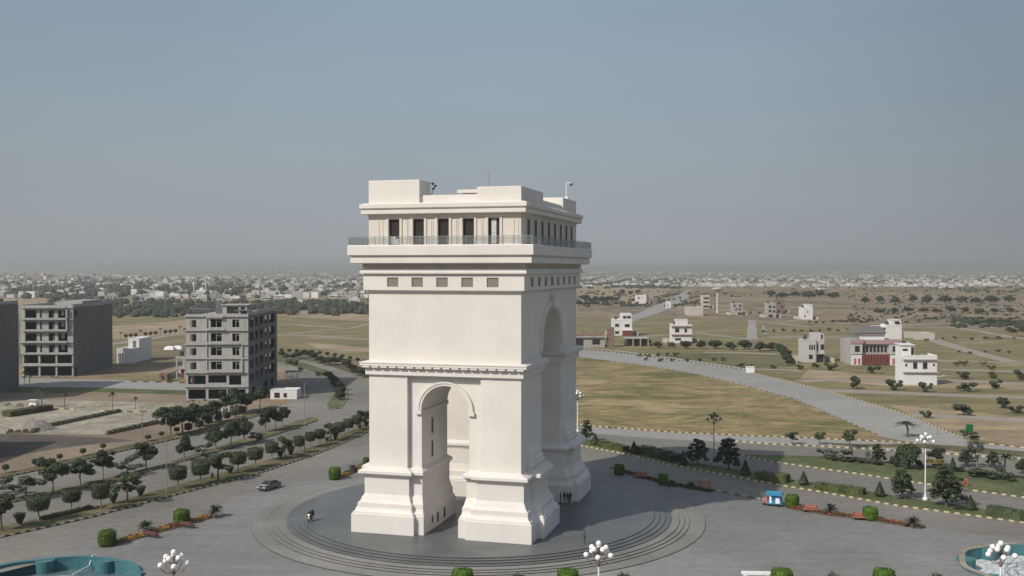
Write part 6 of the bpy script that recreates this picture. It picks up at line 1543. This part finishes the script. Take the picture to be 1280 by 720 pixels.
def town_mesh(r, wallm, k):
    mb = MB(); w_, d, h = r.uniform(8,13), r.uniform(8,13), r.choice([3.6,3.6,4.2,6.6,7])
    mb.box(-w_/2,-d/2,-2,w_/2,d/2,h,0); mb.box(-w_/2,-d/2,h,-w_/2+.25,d/2,h+1,0); mb.box(w_/2-.25,-d/2,h,w_/2,d/2,h+1,0); mb.box(-w_/2+.25,-d/2,h,w_/2-.25,-d/2+.25,h+1,0); mb.box(-w_/2+.25,d/2-.25,h,w_/2-.25,d/2,h+1,0)
    mb.box(-w_*.1,-d*.1,h,w_*.3,d*.3,h+2.8,0)
    for fl in range(int(h//3.3)):
        for q in range(3):
            if r.random() < .8: a = -w_/2+w_*(.12+.3*q); mb.box(a, -d/2-.03, fl*3.3+1.0, a+w_*.14, -d/2+.03, fl*3.3+2.5, 1)
    if r.random() < .5: mb.box(-w_/2,-d/2-1.2,3.3,w_/2,-d/2-.01,3.6,0)
    return mb.mesh('house', [M[wallm], M['dark_glass']])
r = random.Random(21)
TM = {c: [town_mesh(r, c, k) for k in range(4)] for c in ('house_white','house_cream','house_grey','house_brick','house_pale')}
def seen_left(px, py): return px < 470
cnt = 0
spots = []
def spread(n, x0, x1, f):
    out = []
    while len(out) < n:
        px = r.uniform(x0, x1); py = f()
        if 455 < px < 725: continue
        out.append((px, py))
    return out
spots += spread(70, 120, 462, lambda: r.triangular(358, 381, 372)-0)
spots += spread(25, 0, 200, lambda: r.triangular(346, 372, 355))
spots += spread(25, 200, 462, lambda: r.triangular(345, 362, 358))
spots += spread(85, 722, 1280, lambda: r.triangular(343, 360, 351))
spots += spread(25, 880, 1280, lambda: r.triangular(345, 368, 353))
LB = {'house_white':'white flat roofed house','house_cream':'cream flat roofed house','house_grey':'bare grey house','house_brick':'red brick house','house_pale':'pale grey house'}
placed = []
for px, py in spots:
    x, y = G(px, py); c = r.choices(['house_white','house_cream','house_grey','house_brick','house_pale'], [.42,.14,.16,.03,.25])[0]
    if any((x-a)**2+(y-b)**2 < 190 for a, b in placed): continue
    placed.append((x, y))
    o = bpy.data.objects.new('town_house', r.choice(TM[c])); C.objects.link(o); o.location = (x, y, ground_z(x, y)); o.rotation_euler = (0, 0, r.choice([0, .1, -.15, .3])+r.uniform(-.1,.1)); s = r.uniform(.6, 1.1)*(1 if px < 470 else .85); o.scale = (s*r.uniform(.9,1.5), s, s*(.9 if px < 470 else .62))
    if px < 470: lb = LB[c]+' among the trees of the far town left of the arch'; gp = LB[c]+'s of the left town'
    else: lb = LB[c]+' in the wide hazy town right of the arch'; gp = LB[c]+'s of the right town'
    tag(o, lb, 'house', gp)
def far_town():
    mb = MB()
    for i in range(3800):
        if r.random() < .3: px, py = r.uniform(-80, 520), min(372, 336+r.expovariate(1/9.0)+2.2)
        else: px, py = r.uniform(660, 1360), min(358, 336+r.expovariate(1/6.5)+1.8)
        x, y = G(px, py)
        if math.hypot(x, y) > 22000: continue
        s = r.uniform(6, 14)*(1 if y < 4000 else 1.4 if y < 9000 else 2.0); h = r.choice([3.2,3.5,4,6,7]) if px > 600 else r.choice([4,4,6.5,7,8]); z = ground_z(x, y)
        mb.box(-s/2,-s*.45,-3,s/2,s*.45,h, r.choices([0,1,2,3,4],[.36,.16,.2,.03,.25])[0], r.uniform(-.3,.3), (x, y, z))
    o = mb.build('distant_town', [M['house_white'], M['house_cream'], M['house_grey'], M['house_brick'], M['house_pale']])
    tag(o, 'pale specks of the distant town under the hazy horizon', 'town', None, 'stuff')
far_town()
def woods():
    mb = MB(); base = []
    bm = bmesh.new(); bmesh.ops.create_icosphere(bm, subdivisions=1, radius=1); bv = [v.co.copy() for v in bm.verts]; bf = [tuple(q.index for q in f.verts) for f in bm.faces]; bm.free()
    bm = bmesh.new(); bmesh.ops.create_icosphere(bm, subdivisions=2, radius=1); bv2 = [v.co.copy() for v in bm.verts]; bf2 = [tuple(q.index for q in f.verts) for f in bm.faces]; bm.free()
    P = []
    def sc(n, x0, x1, y0, y1, k=1.0, mode=None):
        for i in range(n):
            px = r.uniform(x0, x1); py = r.uniform(y0, y1) if mode is None else r.triangular(y0, y1, mode); P.append((px, py, k))
    sc(620, 132, 262, 374, 399, .68, 386); sc(660, 345, 480, 376, 395, .75, 386); sc(300, 226, 370, 377, 394, .7, 385); sc(45, 60, 130, 372, 379, .9)
    sc(420, -40, 300, 349, 374, 1.25, 362); sc(760, -40, 480, 342, 374, 1.2, 352); sc(900, 715, 850, 346, 361, .8); sc(1500, 700, 1320, 340, 357, .8, 347); sc(420, 840, 1320, 356, 372, .36); sc(800, 1060, 1320, 355, 404, .24); sc(160, 1180, 1330, 358, 366, .55); sc(60, 1000, 1060, 352, 357, .6)
    sc(420, 722, 880, 364, 384, .38); sc(330, 1190, 1320, 398, 410, .32)
    for px, py, k in P:
        # groves: keep clustered spots only
        g = math.sin(px*.13+py*.9)+math.sin(px*.051-py*.5+2)+math.sin(px*.29+1.1*py)
        if g < -.35 and k not in (1.25, .68, .75, .7): continue
        if k in (.68, .75, .7) and math.sin(px*.21+py*.5)+math.sin(px*.47-py*.31+1)+math.sin(px*.09+2) < -.45: continue
        x, y = G(px, py); z = ground_z(x, y); s = k*r.uniform(3.0, 5.5)*(1 if y < 3000 else 1.5)
        V_, F_ = (bv2, bf2) if y < 1500 else (bv, bf)
        for q in range(2 if y < 2500 else 1):
            ox, oy = r.uniform(-s,s)*.7, r.uniform(-s,s)*.7; ss = s*r.uniform(.6,1)
            mb.add([(x+ox+v.x*ss*(1+r.uniform(-.38,.38)), y+oy+v.y*ss, z+ss*.55+v.z*ss*.8*(1+r.uniform(-.45,.45))) for v in V_], F_)
    o = mb.build('distant_woods', M['leaf_far']); tag(o, 'dark woods and tree lines merging into haze beyond the fields', 'woods', None, 'stuff')
woods()
